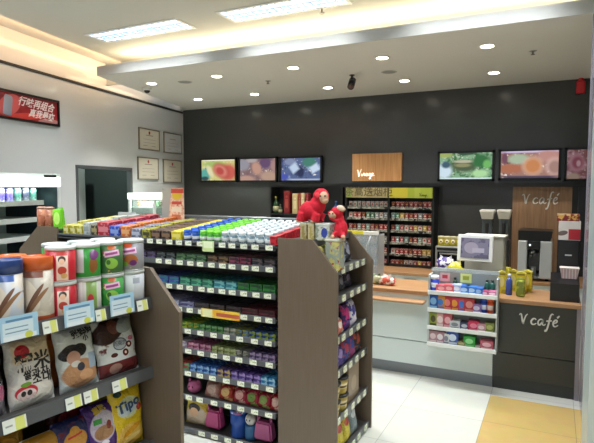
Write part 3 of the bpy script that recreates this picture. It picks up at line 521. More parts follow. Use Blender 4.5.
# checkout display rack in front of the counter
YR = 4.42; xr0, xr1 = onY(427.5, 300, YR).x, onY(497.5, 300, YR).x
zk = [onY(428, y, YR).z for y in (291.5, 309, 326.5, 343)]; ztop = onY(430, 267, YF-.04).z
rk = thing('checkout_rack', 'white wire-shelf rack of gum and candy on the counter front', 'display rack', (0, 0, 0))
RW = flat('e2e6e2', .35)
for x in (xr0, xr1-.012): obj('side_frame', prism(B(), [(0, 0), (.16, 0), (.16, ztop-zk[3]), (.14, ztop-zk[3]), (0, .42)], 0, .012), RW, rk, (x+.012 if 0 else x, YR, zk[3]-.03), (0, 0, R(90)) if 0 else (0, 0, 0)) if 0 else obj('side_frame', box(B(), x, x+.012, YR+.02, YF-.025, zk[3]-.03, zk[0]+.14), flat('b6bdb9', .4), rk)
obj('back_panel', box(B(), xr0+.012, xr1-.012, YF-.04, YF-.03, zk[3]-.03, ztop), flat('a3a9a4', .35), rk)
for z in zk: s = obj('shelf', box(B(), xr0, xr1, YR+.012, YF-.041, z-.012, z), RW, rk); obj('price_rail', box(B(), xr0, xr1, YR, YR+.012, z-.022, z+.012, .003), RW, s)
obj('acrylic_screen', box(B(), xr0, xr1, YF-.05, YF-.042, ztop-.03, ztop+.0), CLEAR, rk)
GB = {}
def carton(nm, w, d, h, colr, shapes=(), noise=None, cat='box', lid=None):
    t = thing(nm, '', cat); obj('carton', box(B(), -w/2, w/2, -d/2, d/2, 0, h*.86 if lid else h, .0025), art(colr, shapes, noise), t)
    if lid: obj('lid', box(B(), -w/2-.001, w/2+.001, -d/2-.001, d/2+.001, h*.82, h, .0025), art(lid, noise=noise), t)
    return t
def rx(f): return xr0+.03+(xr1-xr0-.06)*f
tiers = [  # (z index, list of (fraction, width, height, colour, art colour, label, name))
 (0, [(0, .07, .1, '2a3fb0', 'e6e8f0', 'blue white-lidded tub at the left end', 'gum_tub'), (.13, .08, .045, 'd0606e', 'f0a8a8', 'pink candy carton', 'candy_carton'), (.27, .08, .05, 'd85a62', 'f2b0b0', 'coral candy carton', 'candy_carton'), (.4, .07, .055, 'a8b4e4', 'e8e8f6', 'pale lilac candy carton', 'candy_carton'), (.53, .08, .05, '2f6ac0', 'a8c8ec', 'blue gum carton, left of three', 'gum_carton'), (.65, .08, .05, '3478cc', 'b0d0f0', 'blue gum carton, middle of three', 'gum_carton'), (.77, .07, .045, '2b62b4', '9cc0ea', 'blue gum carton, right of three', 'gum_carton'), (.88, .06, .03, 'a84870', 'e4b0c8', 'low plum candy carton', 'candy_carton'), (1, .07, .03, 'c06a90', 'e8c8d8', 'low rose candy carton at the right end', 'candy_carton')]),
 (1, [(0, .075, .115, '2458a8', '88b8e0', 'blue sweets box at the left end', 'sweets_box'), (.12, .075, .11, 'd08a2a', '3f7cc8', 'orange and blue sweets box', 'sweets_box'), (.245, .075, .11, 'c03038', 'e88880', 'red sweets box, third from left', 'sweets_box'), (.37, .075, .11, 'c8325a', 'e8a03a', 'crimson and orange sweets box', 'sweets_box'), (.495, .075, .11, 'd04a3a', '4a78d0', 'orange-red sweets box with blue top', 'sweets_box'), (.62, .08, .11, 'b82f36', 'e09088', 'red sweets box, right of the middle', 'sweets_box'), (.75, .07, .07, '8a70b0', 'd8d0e8', 'lilac sweets packet', 'sweets_box'), (.86, .055, .12, '2748b0', 'dfe4f4', 'blue round sweets tube', 'sweets_tube'), (.97, .055, .12, 'd8542a', 'f2dcd0', 'orange round sweets tube', 'sweets_tube')]),
 (2, [(0, .06, .09, '8f9a3a', '4c4a2a', 'olive green packet at the left end', 'candy_packet'), (.12, .07, .09, 'd0a0a0', 'ecd8d8', 'pale pink packet', 'candy_packet'), (.25, .07, .09, 'b84a5a', 'e0a8b0', 'rose red packet', 'candy_packet'), (.38, .08, .05, 'd0d4d8', '8a9098', 'low white packet', 'candy_packet'), (.55, .07, .045, '404a6a', 'c8ccd8', 'low navy packet', 'candy_packet'), (.7, .08, .06, 'c02850', 'e88098', 'bright crimson packet', 'candy_packet'), (.84, .07, .05, 'c08a94', 'e8d0d4', 'dusty pink packet', 'candy_packet'), (.97, .07, .06, '6f7a30', 'a8b060', 'moss green packet at the right end', 'candy_packet')]),
 (3, [(0, .07, .08, 'b08a90', 'e0c8cc', 'greyish pink carton at the left end', 'candy_box'), (.13, .07, .08, 'a87888', 'e4dce0', 'mauve carton', 'candy_box'), (.24, .05, .07, 'd8dcdc', '8890a0', 'white carton', 'candy_box'), (.35, .09, .09, '2a50a8', 'd8e4f4', 'blue and white carton', 'candy_box'), (.5, .07, .03, '8a8450', 'c8c090', 'low khaki carton', 'candy_box'), (.64, .09, .07, '2f9a3a', '90d890', 'bright green carton', 'candy_box'), (.78, .06, .02, '9a9488', 'd0ccc0', 'flat grey carton', 'candy_box'), (.93, .1, .055, 'b8586a', 'e8b8c0', 'pink carton at the right end', 'candy_box')])]
tn = ['top', 'second', 'third', 'lowest']
for ti, items in tiers:
    for (f, w, h, colr, c2, lb, nm) in items:
        h *= (1.3, 1.05, 1.3, 1.3)[ti]; w *= 1.05
        x = rx(f*.94+.03); full = '%s on the %s shelf of the checkout rack' % (lb, tn[ti]); cat = nm.split('_')[-1]
        if nm in ('gum_tub', 'sweets_tube'):
            t = thing(nm, full, cat, (x, YR+.07, zk[ti])); r = w/2*.95; obj('body', lathe(B(), [(r, 0), (r, h*.8)], seg=16), art(colr, [('r', 0, h*.4, r*.8, h*.15, c2)]), t); obj('lid', lathe(B(), [(r*1.04, h*.78), (r*1.04, h), (r*.8, h+.002)], seg=16), flat('e6e8ee' if nm == 'gum_tub' else colr, .35), t)
        else:
            t = carton(nm, w, .09, h, colr, [('e', 0, h*.55, w*.33, h*.25, c2), ('r', 0, h*.15, w*.4, h*.07, c2)], cat=cat, lid=colr if h > .1 else None); place(t, (x, YR+.075, zk[ti]), R(random.uniform(-3, 3)), full)
# things on top tier against the grey back (small hanging packs)
for (px, py, w, h, colr, c2, lb) in ((445, 277, .08, .07, 'd8b4b8', 'b03848', 'pink card with red print, left of the two small cards on the rack'), (466, 278.5, .09, .075, 'd8e08a', 'a8b038', 'yellow card with green edge, right of the two small cards on the rack')):
    p = onY(px, py, YF-.07); t = thing('price_card', lb, 'card', (p.x, YF-.07, p.z-h/2)); obj('card', box(B(), -w/2, w/2, -.003, .003, 0, h, .001), art(colr, [('r', 0, h*.55, w*.28, h*.22, c2)]), t); obj('clip', box(B(), -.01, .01, .003, .02, 0, .02), BLACK, t)
for (px, n, lb) in ((455, 1, 'dark green bottle between the two small cards'), (487, 1, 'teal bottle on the rack back, left of the pair at right'), (492.5, 1, 'teal bottle on the rack back, right of the pair at right')):
    p = onY(px, 285, YF-.08); t = thing('mint_bottle', lb, 'bottle', (p.x, YF-.075, zk[0])); obj('body', lathe(B(), [(.02, 0), (.021, .005), (.02, .08), (.01, .1)], seg=12), flat('1f5a50' if px > 460 else '24452c', .3), t); obj('cap', lathe(B(), [(.011, .1), (.011, .118)], seg=10), flat('1a2a28', .4), t)
# POS terminal, seen from its customer side
Y = 4.93; a = onY(458.5, 234, Y-.12); b2 = onY(491, 260, Y-.12)
ps = thing('cash_register', 'white cash register terminal with grey customer display on the counter', 'cash register', ((a.x+b2.x)/2+.02, Y, ZT), R(-4)); w2 = (b2.x-a.x)/2; hz0, hz1 = b2.z-ZT, a.z-ZT
bm = B(); box(bm, -w2-.01, w2+.01, -.03, .0, -.02, hz1-hz0, .008); scr = obj('display_housing', bm, flat('e6e7e2', .3), ps, (0, -.15, hz0), (R(-8), 0, 0))
obj('display', box(B(), -w2+.02, w2-.02, -.034, -.029, .01, hz1-hz0-.03), art('6d6a7c', [('e', -.03, .1, .06, .05, '8d8796'), ('r', .03, .08, .05, .02, '9a94a4')], (('565266', 14, .55),), emit=.28, rough=.15), scr); obj('neck', box(B(), -.03, .03, 0, .09, .03, .09, .004), flat('8a8c88', .4), scr)
obj('body', box(B(), -w2+.02, w2+.08, -.02, .12, .1, hz1-.02, .015), flat('a2a296', .4), ps); obj('top_cover', box(B(), -w2+.01, w2+.09, -.03, .13, hz1-.025, hz1-.01, .005), flat('dcdcd2', .35), ps)
obj('stand', box(B(), -.12, .16, -.08, .12, 0, .12, .01), flat('8a8c88', .4), ps); obj('base', box(B(), -.2, .2, -.12, .16, 0, .02, .006), flat('2a2b2c', .4), ps)
# snack in purple/yellow bag next to register (bow packages)
def crumple(nm, loc, r, colr, c2, lb, cat='packet'):
    bm = B(); ell(bm, 0, 0, r*.8, r, r*.7, r*.8, 12)
    for v in bm.verts: v.co *= 1+random.uniform(-.16, .16)
    t = thing(nm, lb, cat, loc); obj('wrapper', bm, art(colr, noise=((c2, 22, .52),), rough=.25), t); bm = B()
    for s in (-1, 1): prism(bm, [(0, r*1.45), (s*r*.6, r*1.9), (s*r*.7, r*1.3)][::s], -.006, .006)
    obj('twist', bm, art(c2, rough=.3), t); return t
p = onY(446, 262, 4.72); crumple('wrapped_candy_bag', (p.x-.01, 4.76, ZT), .08, '4a3b78', 'e0dcea', 'purple and white wrapped sweets bag left of the cash register'); 
p = onY(455, 262, 4.7); crumple('wrapped_candy_bag', (p.x+.01, 4.68, ZT), .065, 'c8c030', 'f0eca0', 'yellow wrapped sweets bag left of the cash register')
for ob in [o for o in COL.objects if o.name.startswith('wrapped_candy_bag')]: ob.location.z = .93
stn = thing('counter_tray', 'grey counter tray carrying the wrapped sweets bags', 'tray', (onY(449, 262, 4.72).x, 4.74, ZT)); obj('tray', box(B(), -.13, .1, -.09, .09, .14, .16, .004), flat('8c908c', .4), stn); obj('legs', box(B(), -.1, .07, -.06, .06, 0, .14, .004), flat('767a76', .4), stn)
# yellow packs right of register
pk = thing('drink_carton', '', 'carton'); obj('carton', box(B(), -.042, .042, -.035, .035, 0, .175, .004), art('d6c22e', [('e', 0, .1, .022, .045, 'e6dc8c'), ('r', 0, .17, .03, .012, '8a7a1a')], (('a8981c', 18, .58),)), pk); obj('gable', prism(B(), [(-.04, .175), (.04, .175), (.0, .195)], -.035, .035), flat('d2c44a', .4), pk)
for (px, Y, nm) in ((501.5, 4.85, 'left end, behind the blue bottle'), (513, 4.98, 'second row, right of the blue bottle'), (521, 4.9, 'third from the left'), (527, 5.0, 'right end')):
    p = onY(px, 285, Y); place(pk, (p.x, Y, ZT), R(random.uniform(-8, 8)), 'yellow carton on the cafe counter, %s' % nm, 'yellow cartons on the cafe counter')
p = onY(509, 290, 4.78); t = thing('blue_bottle', 'blue bottle with grey cap standing before the yellow cartons', 'bottle', (p.x, 4.78, ZT)); obj('body', lathe(B(), [(.024, 0), (.026, .008), (.026, .12), (.012, .152)], seg=16), flat('3b4f9a', .25), t); obj('cap', lathe(B(), [(.013, .15), (.013, .18)], seg=12), flat('c8ccd0', .4), t)
p = onY(520.5, 290, 4.74); t = thing('olive_pouch', 'olive green pouch before the yellow cartons', 'pouch', (p.x, 4.74, ZT)); obj('pouch', box(B(), -.035, .035, -.02, .02, 0, .14, .014), art('6f7a22', noise=(('a4ac3a', 25, .56),)), t); obj('seal', box(B(), -.034, .034, -.004, .004, .135, .155, .001), flat('8f9a3a', .3), t)
# black coffee station on the cafe counter
a = onY(557.5, 240, 4.95); p0 = onY(550.5, 278, 4.72); x1 = .2
cs = thing('coffee_station', 'black stepped vending coffee station at the right end of cafe counter', 'coffee station', (0, 0, ZT)); hz1 = a.z-ZT
obj('tower', box(B(), a.x, x1, 4.95, 5.12, 0, hz1, .006), flat('101113', .3), cs); hd = onY(560, 280, 4.8).z-ZT
bm = B(); prism(bm, [(4.68, 0), (4.95, 0), (4.95, hd+.04), (4.68, hd-.01)], -x1, -p0.x); bmesh.ops.rotate(bm, cent=(0, 0, 0), matrix=Matrix.Rotation(R(90), 3, 'Z'), verts=bm.verts)
obj('step_base', bm, flat('131416', .3), cs); obj('badge', box(B(), a.x+.06, a.x+.11, 4.944, 4.95, hz1-.13, hz1-.12), flat('d0d0cc', .3), cs)
p = onY(571, 281, 4.8); cw = thing('cup_sleeve_stack', 'pink and white striped paper tray on the black coffee station', 'paper tray', (.128, 4.84, ZT+hd+.015))
bm = B(); g = bmesh.ops.create_cube(bm, size=1)
for v in bm.verts: s = 1 if v.co.z > 0 else .8; v.co = (v.co.x*.14*s, v.co.y*.1*s, .085 if v.co.z > 0 else 0)
obj('tray', bm, art('d8b6ba', [('r', x*.022, .04, .004, .2, 'efe6e4') for x in (-3, -2, -1, 0, 1, 2, 3)]), cw); obj('rim', box(B(), -.073, .073, -.053, .053, .083, .09, .002), flat('e6dcda', .4), cw)
t = thing('cup_carton', 'white carton with red side and brown picture on the coffee station', 'box', (.1, 5.03, ZT+hz1)); hb_ = onY(560, 219, 4.95).z-a.z
obj('carton', box(B(), -.06, .105, -.07, .07, 0, hb_*.9, .003), art('d8d3cf', [('r', .06, .05, .045, .045, 'a8202e'), ('e', -.03, .06, .04, .02, '6a5a58', 15)]), t); 
t2 = thing('treat_box', 'low red and gold box lying on the white carton', 'box', (.105, 5.03, ZT+hz1+hb_*.9)); obj('carton', box(B(), -.08, .09, -.06, .06, 0, .05, .003), art('7c1f22', noise=(('d8a850', 26, .55),)), t2); obj('lid', box(B(), -.081, .091, -.061, .061, .045, .06, .002), art('8a2a2a', noise=(('dcc08a', 30, .52),)), t2)
# customer display case left on the counter (behind gondola)
a = onY(347, 230, 4.9); b2 = onY(380, 233, 4.9); hh = a.z-ZT
dc = thing('counter_display_case', 'clear counter display case with yellow and white header strip', 'display case', ((a.x+b2.x)/2, 4.95, ZT)); w2 = (b2.x-a.x)/2
obj('header_strip', box(B(), -w2, w2, -.1, -.08, hh-.035, hh, .003), art('e8e6dc', [('r', -w2*.5, hh-.02, w2*.62, .1, 'e0cf30')]), dc)
obj('glass_front', box(B(), -w2, w2, -.1, -.095, .02, hh-.035), flat('b8c4c8', .08, alpha=.3), dc); obj('frame_post', box(B(), w2-.012, w2, -.1, .1, 0, hh-.035), flat('c8ccd0', .3, .5), dc); obj('frame_post', box(B(), -w2, -w2+.012, -.1, .1, 0, hh-.035), flat('c8ccd0', .3, .5), dc)
obj('base', box(B(), -w2, w2, -.1, .1, 0, .02), flat('8a9090', .4), dc); obj('back_panel', box(B(), -w2+.012, w2-.012, .09, .1, .02, hh-.035), flat('8f989c', .1, alpha=.35), dc)
obj('diagonal_stay', tube(B(), [(w2*.05, -.05, .25), (w2*.45, -.05, hh-.05)], .008), flat('e0e4e6', .3), dc)
for i, (px, py, colr, c2, nm) in enumerate(((381, 262, 'c8bca8', 'b03a3a', 'red and cream'), (386.5, 264, 'c9553f', 'efe4da', 'orange-red'), (391, 268, 'd8d0c8', 'c2554a', 'white and coral'), (376, 262, 'a8a480', '5a6a4a', 'sage green'))):
    p = onY(px, py, 4.72); crumple('candy_pouch', (p.x, 4.74, ZT), .045+.012*(i % 2), colr, c2, '%s sweets pouch heaped on the white service counter' % nm, 'pouch')
# glass partition and pillar at right
gp = thing('glass_partition', 'frosted glass partition standing at the right end of the cafe counter', 'partition', (0, 0, 0))
obj('glass_pane', box(B(), .222, .232, 3.86, 4.62, .0, 2.99), flat('b9b4c0', .15, alpha=.55), gp); obj('edge_post', box(B(), .218, .236, 4.6, 4.63, 0, 2.99), flat('a3a0aa', .3, .4), gp)
struct('pillar_right', box(B(), .205, 1.4, 3.3, 3.85, 0, 3.31), flat('b9c8ca', .35, var=.02, scale=2))
po = thing('wall_poster', 'dark poster with rows of bottles on the pale right pillar', 'poster', (.6, 3.3, 2.0)); obj('sheet', box(B(), -.38, .38, -.012, 0, -.3, .42), art('20201f', noise=(('8f8f7c', 22, .6), ('6a3a2c', 30, .62))), po)
bm = B()
for q in ((-.39, .39, .41, .43), (-.39, .39, -.31, -.29), (-.39, -.37, -.3, .42), (.37, .39, -.3, .42)): box(bm, q[0], q[1], -.016, 0, q[2], q[3])
obj('frame', bm, flat('b8bcbc', .4), po)
# ================================================================== MAIN GONDOLA (runs parallel to the counters)
GX0, GX1 = -3.44, -1.504; GY0, GY1 = 2.795, 3.455
gd = thing('main_gondola', 'long brown-grey gondola with nine narrow shelves of gum and sweets', 'gondola', (0, 0, 0))
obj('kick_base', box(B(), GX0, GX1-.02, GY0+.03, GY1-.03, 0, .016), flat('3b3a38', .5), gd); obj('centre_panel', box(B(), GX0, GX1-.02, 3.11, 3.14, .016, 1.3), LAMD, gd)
ZROW = [1.322, 1.187, 1.02, .868, .722, .585, .43, .263, .03]
TAG_X = {}
ntag = 0
for ri, z in enumerate(ZROW):
    if ri == 0:
        bm = B(); g = bmesh.ops.create_cube(bm, size=1)
        for v in bm.verts: v.co = (GX0 if v.co.x < 0 else GX1-.022, GY0 if v.co.y < 0 else GY1, (z-.012 if v.co.y < 0 else z+.045)+(0.012 if v.co.z > 0 else 0))
        s = obj('shelf', bm, SHELFM, gd)
    else: s = obj('shelf', box(B(), GX0, GX1-.022, GY0+.012, 3.11, z-.012, z+.0), SHELFM, gd)
    obj('edge_strip', box(B(), GX0, GX1-.022, GY0, GY0+.012, z-.02, z+.016, .002), STRIP, s)
    X = GX1-.06
    n = [13, 11, 11, 10, 9, 8, 8, 7, 6][ri]
    for i in range(n):
        w_ = .05 if ri < 5 else .052; sp = 1.03/12 if ri < 4 else .105
        o = obj('price_tag', box(B(), -w_/2, w_/2, -.003, 0, -.016, .015), TAGM, s, (X-i*sp-random.uniform(0, .018), GY0-.0005, z-.002)); ntag += 1
    if ri == 0: obj('promo_tag', box(B(), -.045, .045, -.004, 0, -.05, .02), art('c8dc9a', [('r', 0, -.005, .035, .02, 'e4efc8')]), s, (-2.02, GY0-.002, z))
    if ri == 4-1: obj('promo_banner', box(B(), -.15, .15, -.004, 0, -.025, .03), art('dfa81e', [('r', -.1, 0, .04, .028, 'dfe0a8'), ('r', .06, .0, .09, .012, 'b8543a')], (('e8c43a', 20, .5),)), s, (-1.93, GY0-.004, z-.005), (0, R(.0), 0))
rl = obj('rear_rail', box(B(), -3.0, GX1-.05, GY1-.012, GY1-.004, 1.37, 1.455), flat('9aa3a8', .15, alpha=.4), gd); obj('rail_cap', tube(B(), [(-3.0, GY1-.008, 1.458), (GX1-.05, GY1-.008, 1.458)], .007), STEEL, rl)
# end caps (own units)
def endcap(nm, lb, pts, x0, x1, shelves, out):
    t = thing(nm, lb, 'gondola end', (0, 0, 0))
    obj('side_panel', prism(B(), pts, GY0-.004, GY0+.014), LAM, t); obj('side_panel', prism(B(), pts, GY1-.018, GY1), LAM, t)
    xi = x0 if out > 0 else x1
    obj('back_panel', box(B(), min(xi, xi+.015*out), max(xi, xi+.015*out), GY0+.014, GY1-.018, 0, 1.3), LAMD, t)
    for z, dep in shelves:
        xo = xi+out*dep
        s = obj('shelf', box(B(), min(xi+.015*out, xo), max(xi+.015*out, xo), GY0+.014, GY1-.018, z-.014, z), SHELFM, t)
        obj('edge_strip', box(B(), min(xo, xo+.01*out), max(xo, xo+.01*out), GY0+.016, GY1-.02, z-.028, z+.014), STRIP, s)
        if out > 0 and dep > .3:
            for k in range(5): obj('price_tag', box(B(), 0, .004, -.028, .028, -.022, .018), TAGM, s, (xo+.0105, GY0+.07+k*.12+random.uniform(-.015, .015), z-.004))
    return t
XE = -1.112
ec = endcap('gondola_end_unit', 'brown end unit of the main gondola facing the right aisle', [(GX1, 0), (XE, 0), (XE, 1.19), (-1.275, 1.384), (GX1, 1.384)], GX1, XE, [(1.384-.018, .21), (1.19, .34), (1.02, .35), (.775, .35), (.565, .35), (.285, .36), (.04, .37)], 1)
el = endcap('gondola_end_unit', 'brown end unit with sloping top at the left end of the main gondola', [(-3.885, 0), (GX0, 0), (GX0, 1.384), (-3.655, 1.384), (-3.885, 1.19)], -3.885, GX0, [(1.366, .2), (1.02, .4), (.6, .4), (.3, .4)], -1)
# ------------------------------------------------------------------ products of the main gondola
PR = {}
def gumbottle(nm, body, cap, r=.026, h=.075):
    k = ('gb', body, cap)
    if k not in PR:
        t = thing('gum_bottle', '', 'gum bottle'); obj('bottle', lathe(B(), [(r*.9, 0), (r, .004), (r, h*.68), (r*.8, h*.76)], seg=14), art(body, [('r', 0, h*.35, r, h*.14, 'dfe4e4')], noise=((cap, 50, .62),)), t); obj('cap', lathe(B(), [(r*.88, h*.72), (r*.9, h*.97), (r*.7, h)], seg=14), flat(cap, .35), t); PR[k] = t
    return PR[k]
def pbox(nm, cat, w, d, h, colr, c2, sc=45, th=.56):
    k = (nm, w, d, h, colr, c2)
    if k not in PR: PR[k] = tag(obj(nm, box(B(), -w/2, w/2, -d/2, d/2, 0, h, .002), art(colr, [('r', 0, h/2, w*.42, h*.2, c2)], noise=((c2, sc, th),))), '', cat)
    return PR[k]
def ztop_at(y): return 1.322+.0+(y-GY0)/(GY1-GY0)*.057+.001
cols = []   # (x0, x1, kind, colours, group text)
topruns = [(-3.42, -3.2, 'b', 'b9b030', 'e0dca0', 'olive yellow sweets box'), (-3.2, -3.12, 'b', 'c4cac8', '9a9f9c', 'pale grey sweets box'), (-3.12, -3.04, 'b', '3c3a34', 'a89a6a', 'dark sweets box'), (-3.04, -2.92, 'b', 'b02434', 'd8808a', 'crimson sweets box'), (-2.92, -2.82, 'b', '2a49b4', '8ca4e0', 'royal blue sweets box'),
           (-2.82, -2.72, 'b', 'd66f2a', 'e8b07a', 'orange sweets box'), (-2.72, -2.62, 'b', '6e7488', 'b8bccc', 'slate sweets box'), (-2.62, -2.53, 'b', 'a8a432', '4a4628', 'mustard sweets box'), (-2.53, -2.35, 'b', '33221e', '8a6a50', 'dark brown chocolate box'),
           (-2.35, -2.26, 'b', 'd4c21a', 'eee070', 'bright yellow sweets box'), (-2.26, -2.12, 'g', '1c4ea0', '2c62c8', 'blue gum bottle'), (-2.12, -1.95, 'g', '3f9c2a', '78d23a', 'green gum bottle'), (-1.95, -1.56, 'g', '6f8a96', 'dfe6e8', 'white-capped gum bottle'), (-1.56, -1.53, 'r', 'a81826', 'd8303c', 'red mint box')]
for (x0, x1, kd, ca, cb_, nm) in topruns:
    if kd == 'g':
        n = max(1, round((x1-x0)/.062)); pr = gumbottle(nm, ca, cb_)
        xs_ = [x0+(i+.5)*(x1-x0)/n for i in range(n)]; ys_ = [GY0+.05+.075*k for k in range(8)]
    elif kd == 'r':
        pr = pbox('mint_box', 'mint box', .045, .12, .055, ca, cb_); xs_ = [-1.553]; ys_ = [GY0+.09+.135*k for k in range(4)]
    else:
        n = max(1, round((x1-x0)/.085)); pr = pbox('sweets_box', 'sweets box', (x1-x0)/n-.008, .13, {'b9b030': .075, 'c4cac8': .1, '3c3a34': .085, 'b02434': .1, '2a49b4': .075, 'd66f2a': .085, '6e7488': .065, 'a8a432': .07}.get(ca, .06), ca, cb_); xs_ = [x0+(i+.5)*(x1-x0)/n for i in range(n)]; ys_ = [GY0+.09+.145*k for k in range(4)]
    for x in xs_:
        for y in ys_: place(pr, (x, y, ztop_at(y)+(.004 if kd == 'g' else .007)), 0, '%s in rows on the top shelf of the long gondola' % nm, '%ses on the gondola top' % nm if 'box' in nm else '%ss on the gondola top' % nm, rx=R(4.9), sc=random.uniform(.82, 1.0) if (kd == 'b' and x < -2.5) else 1)
rowsets = {
 1: [('3a2f4a', '6a5a8a', 'dark purple candy pack', 2), ('2a2f34', '6a7478', 'charcoal candy pack', 2), ('2f5a3a', '6f9a6a', 'dark green candy pack', 3), ('4a3a2c', '9a7a50', 'brown candy pack', 2), ('a04a68', '3a2a34', 'plum pink candy pack', 2), ('2a3438', '7a6a70', 'black candy pack', 2)],
 2: [('1f2a44', '5a6a9a', 'navy candy pack', 2), ('3c4a9a', '2a7a8a', 'indigo candy pack', 2), ('1f6a58', '5ab08a', 'teal candy pack', 3), ('2a7a8a', '7ac0c0', 'turquoise candy pack', 2), ('2f7a34', '2a4a38', 'green candy pack', 3)],
 3: [('22304a', '7a88b0', 'midnight blue gum pack', 1), ('8f92b8', 'c4c6dc', 'pale lilac gum pack', 2), ('4a4a78', '9a9ac0', 'dusty violet gum pack', 1), ('2b2b30', '5a4a50', 'black gum pack', 3), ('6a2f3a', '3a2226', 'dark cherry gum pack', 2)],
 4: [('3f8a2a', 'b8c43a', 'green and yellow gum pack', 1), ('a8a82a', '3a8a3a', 'lime yellow gum pack', 1), ('2f7a44', '7ab06a', 'leaf green gum pack', 2), ('7a8f7a', 'b8b8a8', 'sage gum pack', 1), ('9a9a3a', '5a7a9a', 'olive gum pack', 1), ('2a4a9a', '8aa02a', 'cobalt gum pack', 2)],
 5: [('d0ccd4', 'a08aa4', 'white candy bar', 1), ('b0587a', 'd8a0b8', 'pink candy bar', 1), ('a04a70', 'cf9ab0', 'magenta candy bar', 1), ('8a9a5a', 'c0c890', 'pale green candy bar', 2), ('a4a49a', '6a6a60', 'grey candy bar', 1), ('5a4a78', 'b09ac0', 'purple candy bar', 2)],
 6: [('b0403a', '5aa06a', 'red and green biscuit pack', 1), ('2a60b4', '8ab8e0', 'bright blue biscuit pack', 2), ('54408a', 'c0a860', 'purple and gold biscuit pack', 1), ('5a4494', 'a890d0', 'violet biscuit pack', 2), ('2f86c0', 'a8d4ec', 'sky blue biscuit pack', 1)],
}
rn = ['top', 'second', 'third', 'fourth', 'fifth', 'sixth', 'seventh', 'eighth', 'lowest']
for ri, sets in rowsets.items():
    tot = sum(s[3] for s in sets); xL = -2.66 if ri < 4 else -2.32; xR = GX1-.035; step = (xR-xL)/tot; x = xL; h = {1: .05, 2: .055, 3: .045, 4: .045, 5: .045, 6: .05}[ri]
    for (ca, cb_, nm, n) in sets:
        w = step*.92
        pcs = 1 if ri < 4 else 2
        for i in range(n):
            xx = x+step*.5; x += step
            for sx_ in ((0,) if pcs == 1 else (-.25, .25)):
                ww = round(w if pcs == 1 else w*.48, 3); pr = pbox(nm.split()[-2]+'_'+nm.split()[-1], nm.split()[-2]+' '+nm.split()[-1], ww, .12, round(h*.55, 4), ca, cb_)
                for k in range(2):
                    for lv in range(2 if (k == 0) else 2):
                        place(pr, (xx+sx_*step, GY0+.085+.135*k+lv*.004, ZROW[ri]+.001+lv*(h*.56)), R(random.uniform(-2.5, 2.5)), '%s stacked on the %s shelf of the long gondola' % (nm, rn[ri]), '%ss on the %s shelf' % (nm, rn[ri]))
# ---- bags and toys on the two lowest visible shelves
def pil(u, v, n=5): return max(0, (1-abs(u)**n))**.6*max(0, (1-abs(v)**n))**.55
def bag_mesh(w, h, d, wr=.0, nx=12, nz=16, seed=0):
    rnd = random.Random(seed); bm = B(); ph = [rnd.uniform(0, 6.28) for _ in range(6)]
    def y(u, v):
        t = pil(u, v*1.06 if abs(v) < .94 else 1)*d/2
        return t*(1+wr*(math.sin(5*u+ph[0])*math.sin(4*v+ph[1])+.5*math.sin(11*u+ph[2]+3*v)*math.sin(9*v+ph[3])))
    fr_, bk = [], []
    for j in range(nz+1):
        v = -1+2*j/nz; a_, b_ = [], []
        for i in range(nx+1):
            u = -1+2*i/nx; wx = w/2*(1-.06*math.cos(v*math.pi/2)*0-.03*math.sin(7*v+ph[4])*abs(u)); z = h/2*(1+v)
            a_.append(bm.verts.new((u*wx, -y(u, v)-.0008, z))); b_.append(bm.verts.new((u*wx, y(u, v)+.0008, z)))
        fr_.append(a_); bk.append(b_)
    for j in range(nz):
        for i in range(nx):
            for q, fl in ((fr_, 0), (bk, 1)):
                vs = [q[j][i], q[j][i+1], q[j+1][i+1], q[j+1][i]]
                f = bm.faces.new(vs[::-1] if fl else vs); f.smooth = True
    for j in range(nz): bm.faces.new((fr_[j][0], fr_[j+1][0], bk[j+1][0], bk[j][0])); bm.faces.new((fr_[j+1][nx], fr_[j][nx], bk[j][nx], bk[j+1][nx]))
    for i in range(nx): bm.faces.new((fr_[0][i+1], fr_[0][i], bk[0][i], bk[0][i+1])); bm.faces.new((fr_[nz][i], fr_[nz][i+1], bk[nz][i+1], bk[nz][i]))
    surf = lambda X, Z: -y(max(-1, min(1, 2*X/w)), max(-1, min(1, 2*Z/h-1)))-.0008
    return bm, surf
def bag(nm, lb, w, h, d, base, shapes, loc, rz, lean=-8, noise=None, wr=.1, seed=0, seal=None, rough=.2, cat='snack bag', ry=0):
    bm, surf = bag_mesh(w, h, d, wr, seed=seed)
    t = thing(nm, lb, cat, loc, rz, rx=R(lean)); t.rotation_euler = (R(lean), R(ry), rz)
    obj('pouch', bm, art(base, shapes, noise, rough=rough, bump=.8), t)
    s = B(); box(s, -w/2, w/2, -.0015, .0015, h*.955, h); obj('top_seal', s, flat(seal or base, .25), t)
    s = B(); box(s, -w/2, w/2, -.0015, .0015, 0, h*.045); obj('bottom_seal', s, flat(seal or base, .25), t)
    return t, surf
z8, z9 = ZROW[7]+.001, ZROW[8]+.001
def gx(px, py=400): return onY(px, py, GY0+.05).x
